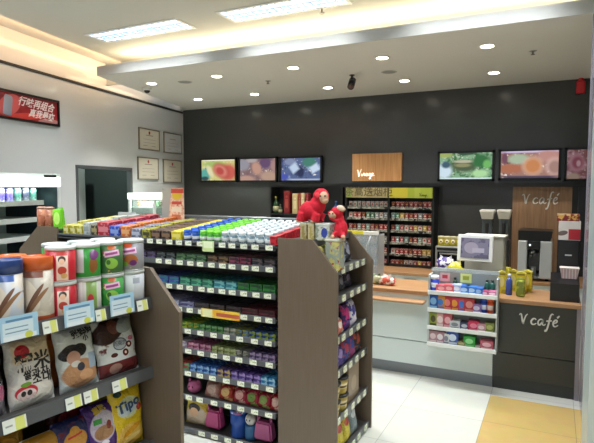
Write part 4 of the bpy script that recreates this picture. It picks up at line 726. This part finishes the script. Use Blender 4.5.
# eighth shelf
pg = thing('plush_pig', 'small pink round plush toy on the eighth shelf of the long gondola', 'plush toy', (gx(192), GY0+.08, z8))
bm = B(); ell(bm, 0, 0, .045, .052, .045, .045); obj('body', bm, flat('b8608a', .8), pg)
for s in (-1, 1): obj('ear', ell(B(), s*.035, 0, .082, .014, .01, .018, 10), flat('b0527e', .8), pg); obj('eye', ell(B(), s*.015, -.044, .055, .004, .004, .006, 8), BLACK, pg)
for i, (px, colr, c2, nm, w) in enumerate(((210, 'a8786a', 'c8a898', 'tan pink', .12), (224, 'b03a30', 'd8b070', 'red and gold', .11), (238, 'a83844', 'e0a8a0', 'crimson', .1), (250, 'b02c44', '7a9a4a', 'red with green', .1), (262, 'a82a3c', '8aa050', 'ruby with leaf green', .1), (274, 'c0323a', 'e8c0b0', 'bright red', .08))):
    bag('sweets_bag', '%s sweets bag on the eighth shelf of the long gondola' % nm, w, .105, .05, colr, [('e', 0, .05, w*.3, .03, c2)], (gx(px), GY0+.07, z8), R(random.uniform(-8, 8)), -22, noise=((c2, 30, .58),), seed=i)
# lowest shelf
bag('snack_bag', 'yellow bag with a cartoon face on the lowest shelf of the long gondola', .21, .225, .07, 'c7a82a', [('e', .0, .06, .09, .07, 'c9b49a'), ('e', -.02, .12, .05, .03, '2c221c'), ('e', -.02, .09, .035, .03, 'dcb08a'), ('e', .02, .2, .06, .035, 'c25a6a'), ('e', -.05, .23, .03, .02, 'b83a4a')], (gx(194, 430), GY0+.1, z9), 0, -8, noise=(('d8c04a', 20, .55),), seed=9)
def handbag(px, colr, lb, z, w=.13):
    t = thing('toy_handbag', lb, 'toy bag', (gx(px, 430), GY0+.09, z)); bm = B(); g = bmesh.ops.create_cube(bm, size=1)
    for v in bm.verts: s = .8 if v.co.z > 0 else 1; v.co = (v.co.x*w*s, v.co.y*.08*s, .12 if v.co.z > 0 else 0)
    bmesh.ops.bevel(bm, geom=bm.edges[:], offset=.012, segments=2, affect='EDGES'); obj('pouch', bm, flat(colr, .4), t)
    obj('handle', tube(B(), [(-.04, 0, .115), (-.04, 0, .17), (-.02, 0, .2), (.02, 0, .2), (.04, 0, .17), (.04, 0, .115)], .006), flat(colr, .4), t)
    for s in (-1, 1): obj('ear_flap', prism(B(), [(s*.03, .11), (s*.055, .11), (s*.055, .15)][::s], -.01, .01), flat(colr, .4), t)
handbag(212, 'b8447a', 'pink toy handbag left of the blue tub on the lowest shelf', z9+.02); handbag(262, 'b45a8a', 'pink toy handbag with tall handle right of the white-faced doll', z9+.02, .14)
for nm in ('riser_box',):
    pass
for px, nm in ((236, 'blue candy tub with red picture lid on the lowest gondola shelf'),):
    t = thing('candy_tub', nm, 'tub', (gx(px, 430), GY0+.09, z9)); obj('tub', lathe(B(), [(.055, 0), (.058, .01), (.05, .08), (.058, .09), (.058, .17)], seg=20), flat('2450a4', .3), t); obj('lid', lathe(B(), [(.062, .165), (.062, .185), (.05, .19)], seg=20), art('3f6ec0', noise=(('c03a3a', 25, .55), ('e0d8d0', 35, .62))), t)
t = thing('doll_tub', 'small tub with white round doll head beside the blue candy tub', 'candy toy', (gx(248.5, 430), GY0+.08, z9)); obj('tub', lathe(B(), [(.035, 0), (.04, .02), (.038, .1)], seg=16), flat('356a9a', .35), t)
bm = B(); ell(bm, 0, 0, .135, .038, .036, .04); obj('head', bm, flat('d8d4cc', .5), t)
for s in (-1, 1): obj('eye', ell(B(), s*.012, -.035, .14, .004, .003, .006, 8), BLACK, t)
# ---- end cap products (facing +x)
def E_(y, dx=.0): return Vector((XE-.07+dx, y, 0))
RZ = R(90)
for i, (y, colr, c2, nm) in enumerate(((2.88, 'c8b870', '6a7a3a', 'cream and green'), (2.98, 'b8c04a', 'e4e4c0', 'lime yellow'), (3.08, 'b0303a', 'e0c8c0', 'red'), (3.19, '8a9ab0', 'e0e4ec', 'pale blue'), (3.3, '2a2c34', '8a8a94', 'black'))):
    bag('snack_pouch', '%s snack pouch on the highest shelf of the right end unit' % nm, .095, .15, .045, colr, [('e', 0, .08, .03, .035, c2)], (XE-.13, y, 1.191), RZ, -14, noise=((c2, 28, .56),), seed=20+i)
for i, (y, colr, c2, nm) in enumerate(((2.9, '9a9a3a', '3a3a2c', 'olive'), (3.02, '6a5a2c', 'c8b040', 'brown and yellow'), (3.14, '4a4a50', '9a9aa0', 'dark grey'), (3.27, '3a3540', '7a6a80', 'dark plum'))):
    bag('snack_pouch', '%s snack pouch on the second shelf of the right end unit' % nm, .1, .11, .045, colr, [('e', 0, .06, .03, .025, c2)], (XE-.12, y, 1.021), RZ, -12, noise=((c2, 28, .56),), seed=30+i)
for i, (y, h, colr, c2, nm) in enumerate(((2.885, .1, 'c85a4a', 'd8c8b8', 'red and white'), (2.985, .1, 'd87a6a', 'e8dcd0', 'salmon'), (3.12, .17, '4a2a6a', 'c02a78', 'dark purple and magenta'), (3.24, .17, 'd8d4e4', '4a4a9a', 'white with blue edge'))):
    bag('snack_pouch', '%s snack bag on the third shelf of the right end unit' % nm, .1, h, .05, colr, [('e', 0, h*.6, .03, h*.2, c2)], (XE-.07, y, .776), RZ, -10, noise=((c2, 26, .56),), seed=40+i)
for i, (y, h, colr, c2, nm) in enumerate(((2.89, .1, '1f2a44', '6a78a8', 'navy'), (3.0, .14, '4a3a8a', 'a08ad0', 'violet'), (3.11, .15, '3a3a7a', 'b03a5a', 'indigo with red'), (3.22, .15, '8a3a6a', '3a4a9a', 'mauve'), (3.33, .16, '2a2a30', 'a04a3a', 'black with orange'))):
    bag('snack_pouch', '%s snack bag on the fourth shelf of the right end unit' % nm, .1, h, .05, colr, [('e', 0, h*.6, .03, h*.2, c2)], (XE-.07, y, .566), RZ, -10, noise=((c2, 26, .56),), seed=50+i)
def cup(lb, loc):
    t = thing('noodle_tub', lb, 'noodle tub', loc); obj('tub', lathe(B(), [(.042, 0), (.044, .008), (.056, .1)], seg=20), art('b8a25a', [('r', 0, .055, .1, .016, 'd8caa0'), ('r', 0, .05, .05, .007, '5a4a30')], noise=(('a8923c', 18, .56),)), t); obj('lid', lathe(B(), [(.06, .098), (.06, .108), (.05, .11)], seg=20), flat('232120', .35), t)
for k, y in enumerate((2.885, 3.02)):
    for lv in range(2): cup('tan noodle tub with black lid, %s of the %s stack on the right end unit' % (('bottom', 'top')[lv], ('near', 'second')[k]), (XE-.075, y, .286+lv*.111))
t = thing('brown_carton', 'tall brown carton standing beside the noodle tubs on the end unit', 'carton', (XE-.1, 3.22, .286), RZ); obj('carton', box(B(), -.1, .1, -.05, .05, 0, .24, .004), art('8d7a62', [('e', 0, .11, .05, .05, 'a8947a')]), t); obj('flap', box(B(), -.1, .1, -.051, .051, .235, .245), flat('9a866c', .6), t)
for i, (y, colr, c2, nm) in enumerate(((2.88, 'a03a30', 'd8b0a0', 'dark red'), (2.99, 'cbb82a', 'b83a22', 'yellow and red nearer'), (3.11, 'd0be34', 'b83a22', 'yellow and red farther'), (3.24, '7a8a8c', 'c8d0d0', 'grey-green'))):
    bag('snack_pouch', '%s snack bag on the lowest shelf of the right end unit' % nm, .105, .19, .05, colr, [('e', 0, .13, .04, .025, c2)], (XE-.06, y, .041), RZ, -10, noise=((c2, 12, .6),), seed=60+i)
# jars on the end unit and plush toys
for i, (px0, px1, nm, colr, fill) in enumerate(((302.5, 309, 'clear jar of golden sweets, left of the three under the plush', 'b9ad86', '9a8a50'), (310, 316.5, 'clear jar of golden sweets, middle of the three under the plush', 'c2b48c', 'a89a58'), (317.5, 332, 'clear jar with blue mark, right of the three under the plush', 'c4c8bc', '8d9480'))):
    a = onY(px0, 237, 2.93); b2 = onY(px1, 237, 2.93); w2 = (b2.x-a.x)/2*.96; hj = .105
    t = thing('sweets_jar', nm, 'jar', ((a.x+b2.x)/2, 2.94, 1.368)); obj('glass', box(B(), -w2, w2, -.05, .05, 0, hj-.01, .006), art(colr, [('e', w2*.3, .05, .02, .03, '3a4a9a')] if i == 2 else [('r', 0, .05, w2*.3, .035, fill)], noise=((fill, 40, .52),), rough=.12), t); obj('lid', box(B(), -w2-.001, w2+.001, -.051, .051, hj-.012, hj, .003), flat('bfb890' if i < 2 else 'c8ccc4', .3), t)
def remesh(bm, vox=.006):
    me = bpy.data.meshes.new('fur'); bm.to_mesh(me); bm.free(); o = bpy.data.objects.new('fur', me); COL.objects.link(o)
    m = o.modifiers.new('r', 'REMESH'); m.mode = 'VOXEL'; m.voxel_size = vox; m.use_smooth_shade = True
    s = o.modifiers.new('s', 'SMOOTH'); s.iterations = 4; s.factor = .5
    bpy.context.view_layer.update(); out = bpy.data.meshes.new_from_object(o.evaluated_get(bpy.context.evaluated_depsgraph_get())); bpy.data.objects.remove(o); out.materials.clear()
    rn_ = random.Random(3)
    for v in out.vertices: v.co += v.normal*rn_.uniform(-.0012, .0016)
    for p in out.polygons: p.use_smooth = True
    return out
RED = flat('c4142c', .85, var=.25, scale=60); TAN = flat('c9a284', .8)
mk = thing('plush_monkey', 'big red plush monkey with tan face, standing on the sweets jars', 'plush toy', (-1.425, 2.94, 1.4735))
bm = B(); ell(bm, .075, 0, .076, .075, .055, .057, 20, 8); ell(bm, .12, 0, .11, .05, .05, .056, 20); ell(bm, .143, 0, .163, .05, .048, .05, 20); ell(bm, .028, 0, .055, .036, .045, .045, 16)
for (x, y) in ((.02, -.03), (.02, .03), (.12, -.032), (.125, .03)): tube(bm, [(x+.01, y, .06), (x, y, .03), (x-.004, y-.004, .008)], .026, 12)
obj('fur_body', remesh(bm), RED, mk)
bm = B(); ell(bm, .172, -.026, .158, .026, .034, .036, 16); ell(bm, .183, -.032, .138, .02, .026, .018, 14); obj('face', remesh(bm, .004), TAN, mk)
for s in (-.052, .03): obj('ear', ell(B(), .142, s, .17, .016, .008, .018, 12), TAN if s > 0 else flat('d83a44', .8), mk)
for (x, y, z) in ((.165, -.059, .166), (.19, -.05, .167)): obj('eye', ell(B(), x, y, z, .005, .005, .006, 10), BLACK, mk)
for (x, y) in ((.012, -.036), (.012, .03), (.112, -.04), (.12, .03)): obj('paw', ell(B(), x, y, .012, .021, .018, .013, 12), TAN, mk)
mb = thing('plush_monkey', 'smaller red plush monkey with tan cap, clinging beside the big one', 'plush toy', (-1.165, 2.95, 1.385))
bm = B(); ell(bm, .01, 0, .055, .042, .04, .058, 20); ell(bm, -.012, -.01, .155, .04, .038, .036, 20); ell(bm, .0, 0, .11, .03, .03, .04, 16)
tube(bm, [(.0, -.03, .1), (-.04, -.035, .12), (-.06, -.02, .16)], .011, 10); tube(bm, [(.03, -.03, .03), (.045, -.05, .012)], .016, 10); tube(bm, [(-.015, -.03, .03), (-.02, -.055, .012)], .016, 10)
obj('fur_body', remesh(bm), RED, mb); obj('face', ell(B(), -.03, -.035, .142, .026, .018, .024, 14, 20), TAN, mb); obj('cap', ell(B(), .014, -.01, .18, .028, .032, .018, 14, 25), flat('d0b8a0', .8), mb)
for s in (-.042, -.022): obj('eye', ell(B(), s, -.053, .15, .004, .003, .005, 8), BLACK, mb)
for x in (.047, -.021): obj('paw', ell(B(), x, -.058, .012, .013, .012, .014, 10), TAN, mb)
# small supporting jar beneath the little one
t = thing('sweets_jar', 'low clear jar under the smaller plush monkey', 'jar', (-1.185, 2.93, 1.191)); obj('glass', box(B(), -.045, .045, -.05, .05, 0, .18, .01), art('9aa496', noise=(('c8c070', 30, .52), ('b03a3a', 36, .62)), rough=.15), t); obj('lid', box(B(), -.047, .047, -.052, .052, .176, .193, .004), flat('c8c8b8', .3), t)
# A-frame card display on gondola rear
p = onY(172, 222, 3.3); sx0 = onY(160, 215, 3.3).x; hA = onY(172, 188.5, 3.3).z-1.37
af = thing('promo_card_stand', 'tall folded promotion card in orange and red on the gondola top', 'card stand', (onY(170, 205, 3.3).x, 3.38, 1.372))
obj('front_card', prism(B(), [(-.085, 0), (.085, 0), (.06, hA), (-.06, hA)], -.004, .0), art('d8a080', [('e', .0, hA*.82, .05, .035, 'd8b020'), ('r', 0, hA*.93, .07, .018, 'c0402e'), ('r', 0, hA*.62, .05, .012, 'c0402e'), ('r', 0, hA*.45, .05, .02, 'e4d0b0'), ('r', 0, hA*.25, .045, .02, 'c87048')], noise=(('e8c4a0', 30, .52), ('b84a3a', 50, .62))), af, (.02, -.03, 0), (R(-4), 0, 0))
obj('back_card', prism(B(), [(-.085, 0), (.085, 0), (.06, hA), (-.06, hA)], 0, .004), flat('b9b5a4', .5), af, (-.075, .02, 0), (R(5), 0, R(14)))
# white placard left on gondola
p = onY(122, 225, 3.3); tag(obj('white_placard', box(B(), -.1, .1, -.004, .004, 0, .1, .001), flat('b9bcc8', .4), None, (onY(123, 225, 3.35).x, 3.4, 1.374), (0, 0, 0)), 'plain pale placard standing at the back of the gondola top, near the fridge', 'placard')
# snack tubes and green bag at the gondola's left end
tb = thing('snack_tube', '', 'snack tube'); obj('tube', lathe(B(), [(.034, 0), (.036, .005), (.036, .15)], seg=18), art('a8664a', noise=(('c48a62', 20, .55), ('7c4230', 35, .62))), tb); obj('lid', lathe(B(), [(.037, .148), (.037, .16), (.025, .166)], seg=18), flat('c09078', .4), tb)
for px, nm in ((42, 'left'), (50, 'right')): place(tb, (onY(px, 220, 2.9).x, 2.9, 1.367), 0, 'brown-orange snack tube at the gondola left end, %s of the two' % nm)
bag('snack_bag', 'bright green slanted snack bag at the left end of the gondola top', .1, .2, .045, '6cc21e', [('e', 0, .12, .03, .05, 'b8ec6a')], (onY(58, 230, 2.85).x, 2.87, 1.325), R(10), -6, seed=71, ry=-10)
# ================================================================== NEAR SNACK GONDOLA
GA = R(8); GC = Vector((-1.375, 1.705, 0))
def G(x, y, z=0): return GC+Vector((x*math.cos(GA)+y*math.sin(GA), -x*math.sin(GA)+y*math.cos(GA), z))
ng = thing('snack_gondola', 'near brown gondola of snack bags and tins at the left', 'gondola', GC, -GA)
WID = .95
obj('end_panel', prism(B(), [(-WID, 0), (-.012, 0), (-.012, 1.175), (-.19, 1.345), (-WID+.2, 1.36), (-WID, 1.2)], 0, .018), LAM, ng)
obj('end_panel', prism(B(), [(-WID, 0), (-.012, 0), (-.012, 1.175), (-.19, 1.345), (-WID+.2, 1.36), (-WID, 1.2)], -1.3, -1.28), LAM, ng)
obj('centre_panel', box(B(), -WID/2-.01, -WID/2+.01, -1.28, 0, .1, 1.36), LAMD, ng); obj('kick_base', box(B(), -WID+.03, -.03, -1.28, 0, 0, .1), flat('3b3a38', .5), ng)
SF = -.185
ZG = [1.21, .903, .57, .28]
for k, z in enumerate(ZG):
    for side in (0, 1):
        x0, x1 = (-WID/2+.01, SF) if side == 0 else (-WID-SF, -WID/2-.01)
        s = obj('shelf', box(B(), x0, x1, -1.28, -.001, z-.018, z), SHELFM, ng)
        if side == 0:
            st = B(); prism(st, [(SF, z-.034), (SF+.012, z-.037), (SF+.003, z+.012), (SF-.004, z+.012)], -1.28, -.001); obj('edge_strip', st, STRIP, s)
            big = {0: [(-.578, .13), (-.352, .125), (-.16, .115)], 1: [], 2: [], 3: []}[k]; small = {0: [(-.468, .055), (-.26, .045), (-.058, .055), (-.7, .05)], 1: [(-.605, .08), (-.385, .065), (-.312, .06), (-.18, .07)], 2: [(-.25, .06), (-.5, .06)], 3: [(-.3, .06)]}[k]
            for (y, w) in big:
                o = obj('price_card', box(B(), -w/2, w/2, -.002, 0, -.022, .06), art('a3cbe2', [('r', -.005, .01, w*.4, .03, 'cfe2ec'), ('r', 0, -.02, w*.44, .014, 'dfeaf0'), ('e', .03, -.012, .014, .012, 'cdd45a'), ('r', 0, .045, w*.35, .004, '5a8ab0'), ('r', -.01, .02, w*.3, .002, '7a9cb4'), ('r', -.01, .005, w*.3, .002, '7a9cb4')]), s, (SF+.017, y, z-.008), (R(-4), 0, R(90)))
            for (y, w) in small:
                o = obj('price_tag', box(B(), -w/2, w/2, -.002, 0, -.022, .022), art('dfe4da', [('r', w*.22, 0, w*.2, .03, 'd3d878'), ('r', -w*.25, 0, w*.15, .003, '9aa09a')]), s, (SF+.014, y, z-.014), (R(-12), 0, R(90)))
RG = -GA+R(90)
zt_ = ZG[0]+.0005
def tin(nm, lb, loc, r, h, base, shapes, lid, lidh=.012, noise=None, capc=None, rz=0):
    t = thing(nm, lb, 'tin', loc, rz)
    obj('body', lathe(B(), [(r*.97, 0), (r, .003), (r, h-lidh)], seg=32), art(base, shapes, noise), t)
    obj('lid', lathe(B(), [(r*1.03, h-lidh-.002), (r*1.035, h-.003), (r*1.0, h), (r*.9, h), (r*.88, h-.003)], seg=32), flat(lid, .3), t)
    obj('bottom_rim', lathe(B(), [(r*1.015, 0), (r*1.02, .004), (r*1.0, .006)], seg=32), flat('b9bcbc', .3, .7), t)
    return t
for (y, x, base, lid, nm, ban) in ((-.465, -.244, 'c3bcae', 'd2622a', 'tall wafer tin with orange lid at the front of the top shelf', 'c0562e'), (-.572, -.244, 'c9cdd2', '26407a', 'tall tin with dark blue lid left of the orange-lidded one', '2d4a86'), (-.68, -.244, 'c9cdd2', '26407a', 'tall tin with dark blue lid at the left edge', '2d4a86'), (-.5, -.352, 'b9a080', 'cf6a30', 'tall tin with orange lid in the second row', 'b85a30'), (-.61, -.352, '9aa884', '4a8a3a', 'tall tin with green lid in the second row', '4a8a3a')):
    r = .051 if lid.startswith('d') else .046
    tin('wafer_tin', nm, G(x, y, zt_), r, .236, base, [('r', 0, .012, 1, .012, ban), ('e', -.01, .1, .03, .06, 'e0d4c0', 20), ('e', .0, .08, .008, .07, '6a4630', -30), ('e', .012, .075, .007, .06, '8a6444', -34), ('r', 0, .175, .035, .012, '7a4a3a' if lid.startswith('d') else '3a5a9a'), ('r', 0, .21, 1, .006, 'e0dcd2')], lid, .045, noise=(('d8cfc0', 14, .55),), rz=R(28))
zz = [zt_, zt_+.132]
spec = [(-.379, 0, 'red', 'b81c2c', 1), (-.379, 1, 'red', 'bf1c2c', 1), (-.271, 0, 'white and green', 'c8c9c0', 0), (-.271, 1, 'green', '2a9234', 2), (-.163, 0, 'green', '33963c', 3), (-.163, 1, 'dark green', '3a6a3a', 3), (-.056, 0, 'white', 'c4c8cc', 4), (-.056, 1, 'grey and orange', '8a8c90', 5)]
place_nm = ['third from the panel end' if 0 else 'leftmost', 'second from the left', 'third from the left', 'nearest the brown panel']
for (y, lv, nm, colr, kd) in spec:
    r = .051; idx = [-.379, -.271, -.163, -.056].index(y)
    if kd == 1: sh = [('r', .022, .068, .018, .06, 'e6cdbb'), ('r', .022, .112, .018, .012, 'c23a34'), ('e', .022, .085, .012, .014, '3a2018'), ('e', .022, .078, .009, .011, 'e4b694'), ('e', .022, .045, .014, .015, 'c0402e'), ('e', .028, .025, .01, .01, 'd8a86a')]
    elif kd == 0: sh = [('r', -.02, .07, .02, .05, 'dadbd6'), ('r', .03, .07, .016, .07, '7a9a4a'), ('e', .028, .05, .01, .02, 'b8323a')]
    elif kd == 2: sh = [('r', -.012, .068, .02, .045, 'c9cfcd'), ('e', .038, .05, .012, .03, '8c5a2a'), ('e', .04, .09, .012, .02, '6a2a6a')]
    elif kd == 3: sh = [('e', .02, .045, .022, .022, '8fc04a'), ('e', .01, .05, .008, .01, '3a6a2a'), ('r', .02, .085, .026, .012, 'd7a6c4', 8), ('r', .02, .085, .022, .005, '8a2a6a', 8), ('e', .02, .11, .015, .01, 'c0602a')]
    elif kd == 4: sh = [('r', .0, .068, .022, .045, 'd8dcdc'), ('r', .03, .09, .012, .012, '9aa0a8')]
    else: sh = [('e', .0, .11, .018, .012, 'c84a1c'), ('r', .005, .085, .028, .013, 'e0b8d0', 8), ('r', .005, .085, .024, .005, '9a3a7a', 8), ('e', .01, .05, .026, .022, 'a8622a'), ('e', .02, .035, .014, .012, '6a2a6a'), ('e', -.01, .03, .01, .01, '7aa83a')]
    tin('sweets_tin', '%s round sweets tin, %s, %s layer of the near gondola' % (nm, ['leftmost', 'second from left', 'third from left', 'nearest end panel'][idx], ('lower', 'upper')[lv]), G(-.246, y+.004, zz[lv]), r+.002, .131, colr, sh, 'cfd6d4', .01, noise=(('b03a52', 45, .66), ('d8c070', 50, .68)) if kd in (3, 5) else None, rz=R(30))
for (y, lv, cl) in ((-.325, 1, '3a9a44'), (-.215, 1, '48a052'), (-.11, 1, 'c8cccc'), (-.325, 0, '3a9a44'), (-.215, 0, '48a052'), (-.11, 0, 'c8cccc')):
    tin('sweets_tin', '%s tin in the back row, %s layer, behind the sweets tins' % ({'3a9a44': 'green', '48a052': 'light green', 'c8cccc': 'pale'}[cl], ('lower', 'upper')[lv]), G(-.36, y, zz[lv]), .05, .131, cl, (), 'cfd6d4', .01)
# ---- middle shelf bags
def GB_(nm, lb, y, z, w, h, d, base, sh, lean, x=SF-.06, **k): return bag(nm, lb, w, h, d, base, sh, G(x, y+.035 if y < -.16 else y+.012, z+.001), RG, lean, **k)
INK = flat('23201f', .5)
t, sf = GB_('rice_cracker_bag', 'white and beige rice cracker bag with a red seal, leftmost whole bag', -.535, ZG[1], .165, .25, .06, 'd6d4ce', [('r', .01, .2, .075, .04, 'd8c6a6'), ('e', -.03, .2, .026, .024, 'b3242c'), ('e', -.03, .055, .04, .026, 'b8303e'), ('e', -.03, .048, .034, .02, 'd8c4c8'), ('e', -.042, .052, .009, .01, '2a2a2c'), ('e', -.02, .052, .009, .01, '2a2a2c'), ('e', -.03, .083, .02, .008, '6a9a3a')], -10, seed=1, noise=(('c0bebb', 12, .58),))
letter('糯米', .065, INK, t, (.005, 0, .155), surf=sf, bold=.002, name='printed_lettering'); letter('쌀과자', .035, INK, t, (.01, 0, .112), surf=sf, bold=.001, name='printed_lettering'); letter('소대', .04, INK, t, (.03, 0, .09), surf=sf, bold=.001, name='printed_lettering')
t, sf = GB_('rice_puff_bag', 'snack bag with a curly black-haired face, in the middle of the shelf', -.345, ZG[1], .165, .24, .06, 'ccd4d2', [('e', .0, .06, .075, .055, 'b88a64'), ('e', .02, .05, .03, .02, 'd0a078'), ('e', -.03, .145, .044, .032, '1c1614'), ('e', .005, .15, .028, .025, '1c1614'), ('e', -.055, .14, .022, .022, '1c1614'), ('e', -.025, .125, .028, .026, 'c09480'), ('e', -.02, .1, .02, .012, 'd8d4cc'), ('e', .0, .085, .018, .016, '3a3a48'), ('r', .055, .1, .018, .03, '9fb4c8')], -12, seed=2, noise=(('dde4e4', 9, .56),))
letter('张妈妈', .034, INK, t, (.03, 0, .215), surf=sf, bold=.001, ry=-8, name='printed_lettering'); letter('小', .026, INK, t, (.035, 0, .19), surf=sf, bold=.001, name='printed_lettering')
t, sf = GB_('chocolate_puff_bag', 'brown and white chocolate snack bag leaning by the end panel', -.135, ZG[1], .195, .235, .06, 'ccd2d0', [('e', -.03, .19, .08, .05, '3c2620', 25), ('e', -.01, .2, .03, .03, '6a4034', 25), ('e', .05, .2, .05, .03, '9aa4a0', 20), ('r', .0, .03, .1, .028, '6a2a2c'), ('e', -.03, .03, .03, .02, 'a07a70'), ('e', .005, .125, .034, .026, '3a4a52'), ('e', .005, .125, .03, .022, 'a8b0b4'), ('e', .048, .115, .014, .014, '5a1f20'), ('e', .048, .116, .006, .006, 'e0d0c0'), ('e', .025, .085, .016, .015, '5a1f20'), ('e', .026, .085, .006, .006, 'dcc8b8'), ('e', -.03, .085, .016, .009, '4a2422'), ('e', .06, .14, .014, .01, 'b86a80')], -14, seed=3, noise=(('e2e6e6', 10, .57), ('6a3a38', 22, .64)))
letter('巧克力', .022, flat('3c4a58', .5), t, (.005, 0, .127), surf=sf, name='printed_lettering')
GB_('snack_bag', 'orange-brown snack bag tucked behind the curly-haired one', -.44, ZG[1], .17, .27, .05, 'a0582a', [('e', 0, .15, .05, .05, 'b87038')], -6, x=SF-.15, seed=4); GB_('snack_bag', 'dark green snack bag in the second row behind the chocolate bag', -.25, ZG[1], .16, .24, .05, '24302e', [('e', 0, .15, .05, .03, '6a7a78')], -6, x=SF-.17, seed=5, noise=(('5a6c68', 16, .6),))
GB_('snack_bag', 'grey snack bag with a black and pink print at the left edge', -.715, ZG[1], .17, .23, .06, '6e6a70', [('e', .06, .15, .03, .04, '221e22'), ('e', .07, .08, .03, .025, 'b86a86'), ('e', 0, .1, .05, .05, '8a848a')], -10, seed=6)
# ---- lower shelf bags
t, sf = GB_('bread_chip_bag', 'yellow bread chip bag with blue lettering against the end panel', -.105, ZG[2], .165, .27, .06, 'd0b41e', [('e', .0, .18, .055, .045, 'c9cfa0'), ('e', .0, .17, .05, .02, 'b8c8d0', 12), ('e', .0, .06, .06, .05, 'd8b050'), ('e', .01, .08, .05, .012, 'c89020', 25), ('e', .005, .045, .05, .01, 'e6cc7a', 20), ('e', -.045, .245, .02, .012, '2a4a4a'), ('e', .055, .165, .014, .016, 'b03a2a')], -5, seed=7)
letter('Tipo', .062, flat('27456a', .5), t, (.0, 0, .19), surf=sf, bold=.002, ry=-12, name='printed_lettering')
t, sf = GB_('snack_bag', 'purple snack bag with white picture and yellow title on the lower shelf', -.25, ZG[2], .155, .235, .06, '43246e', [('e', .0, .14, .058, .065, 'b8b0c4'), ('e', .0, .115, .045, .03, 'a07a58'), ('r', -.025, .165, .018, .011, '3a9a4a'), ('r', .02, .168, .014, .013, 'c8c4cc'), ('e', .025, .14, .012, .018, '7a3a34'), ('e', .0, .07, .02, .012, 'e0dce4')], -8, seed=8)
letter('薯愿', .03, flat('c8a838', .5), t, (-.01, 0, .21), surf=sf, bold=.001, ry=-12, name='printed_lettering')
GB_('snack_bag', 'navy snack bag with an orange hat-shaped figure on the lower shelf', -.375, ZG[2], .16, .215, .06, '22285a', [('e', .0, .13, .05, .04, 'c08a3a'), ('e', .0, .165, .02, .02, 'c8923c'), ('r', .0, .15, .03, .004, 'b83a34', 10), ('e', -.01, .1, .03, .02, 'd8ac6a')], -9, seed=10, noise=(('6a2030', 12, .62),))
GB_('snack_bag', 'gold snack bag with silver top seal, nearer of the two low gold ones', -.5, ZG[2], .15, .2, .05, 'b8862a', [('e', 0, .1, .04, .04, 'd0b06a')], -9, seed=11, seal='b9bdb8'); GB_('snack_bag', 'gold snack bag with silver top seal, further left of the two', -.6, ZG[2], .15, .225, .05, 'b4822a', [('e', 0, .1, .04, .04, 'cda860')], -9, x=SF-.13, seed=12, seal='b9bdb8')
GB_('snack_bag', 'dark red snack bag in the second row of the lower shelf', -.33, ZG[2], .17, .25, .05, '4a141c', [('e', 0, .18, .05, .03, '8a2a30')], -6, x=SF-.17, seed=13); GB_('snack_bag', 'yellow snack bag in the second row beside the end panel', -.13, ZG[2], .15, .26, .05, 'b09a1c', [('e', 0, .18, .04, .03, 'd6c860')], -6, x=SF-.17, seed=14)
GB_('snack_bag', 'dark violet snack bag at the left edge of the lower shelf', -.72, ZG[2], .16, .2, .05, '2c2240', [('e', 0, .12, .04, .03, '6a5a8a')], -9, seed=15)
# ================================================================== camera, world, view
cam = bpy.data.cameras.new('camera'); co = bpy.data.objects.new('camera', cam); COL.objects.link(co); SC.camera = co
cam.sensor_width = 36; cam.lens = 36*F/594; cam.clip_start = .02; co.location = (0, 0, H)
co.rotation_euler = (R(90)-PT, 0, YAW)
w = bpy.data.worlds.new('world'); SC.world = w; w.use_nodes = True; w.node_tree.nodes['Background'].inputs[0].default_value = (.85, .93, 1, 1); w.node_tree.nodes['Background'].inputs[1].default_value = .55
SC.view_settings.view_transform = 'Standard'; SC.view_settings.look = 'None'; SC.view_settings.gamma = 1; SC.view_settings.use_curve_mapping = False; SC.view_settings.exposure = .2
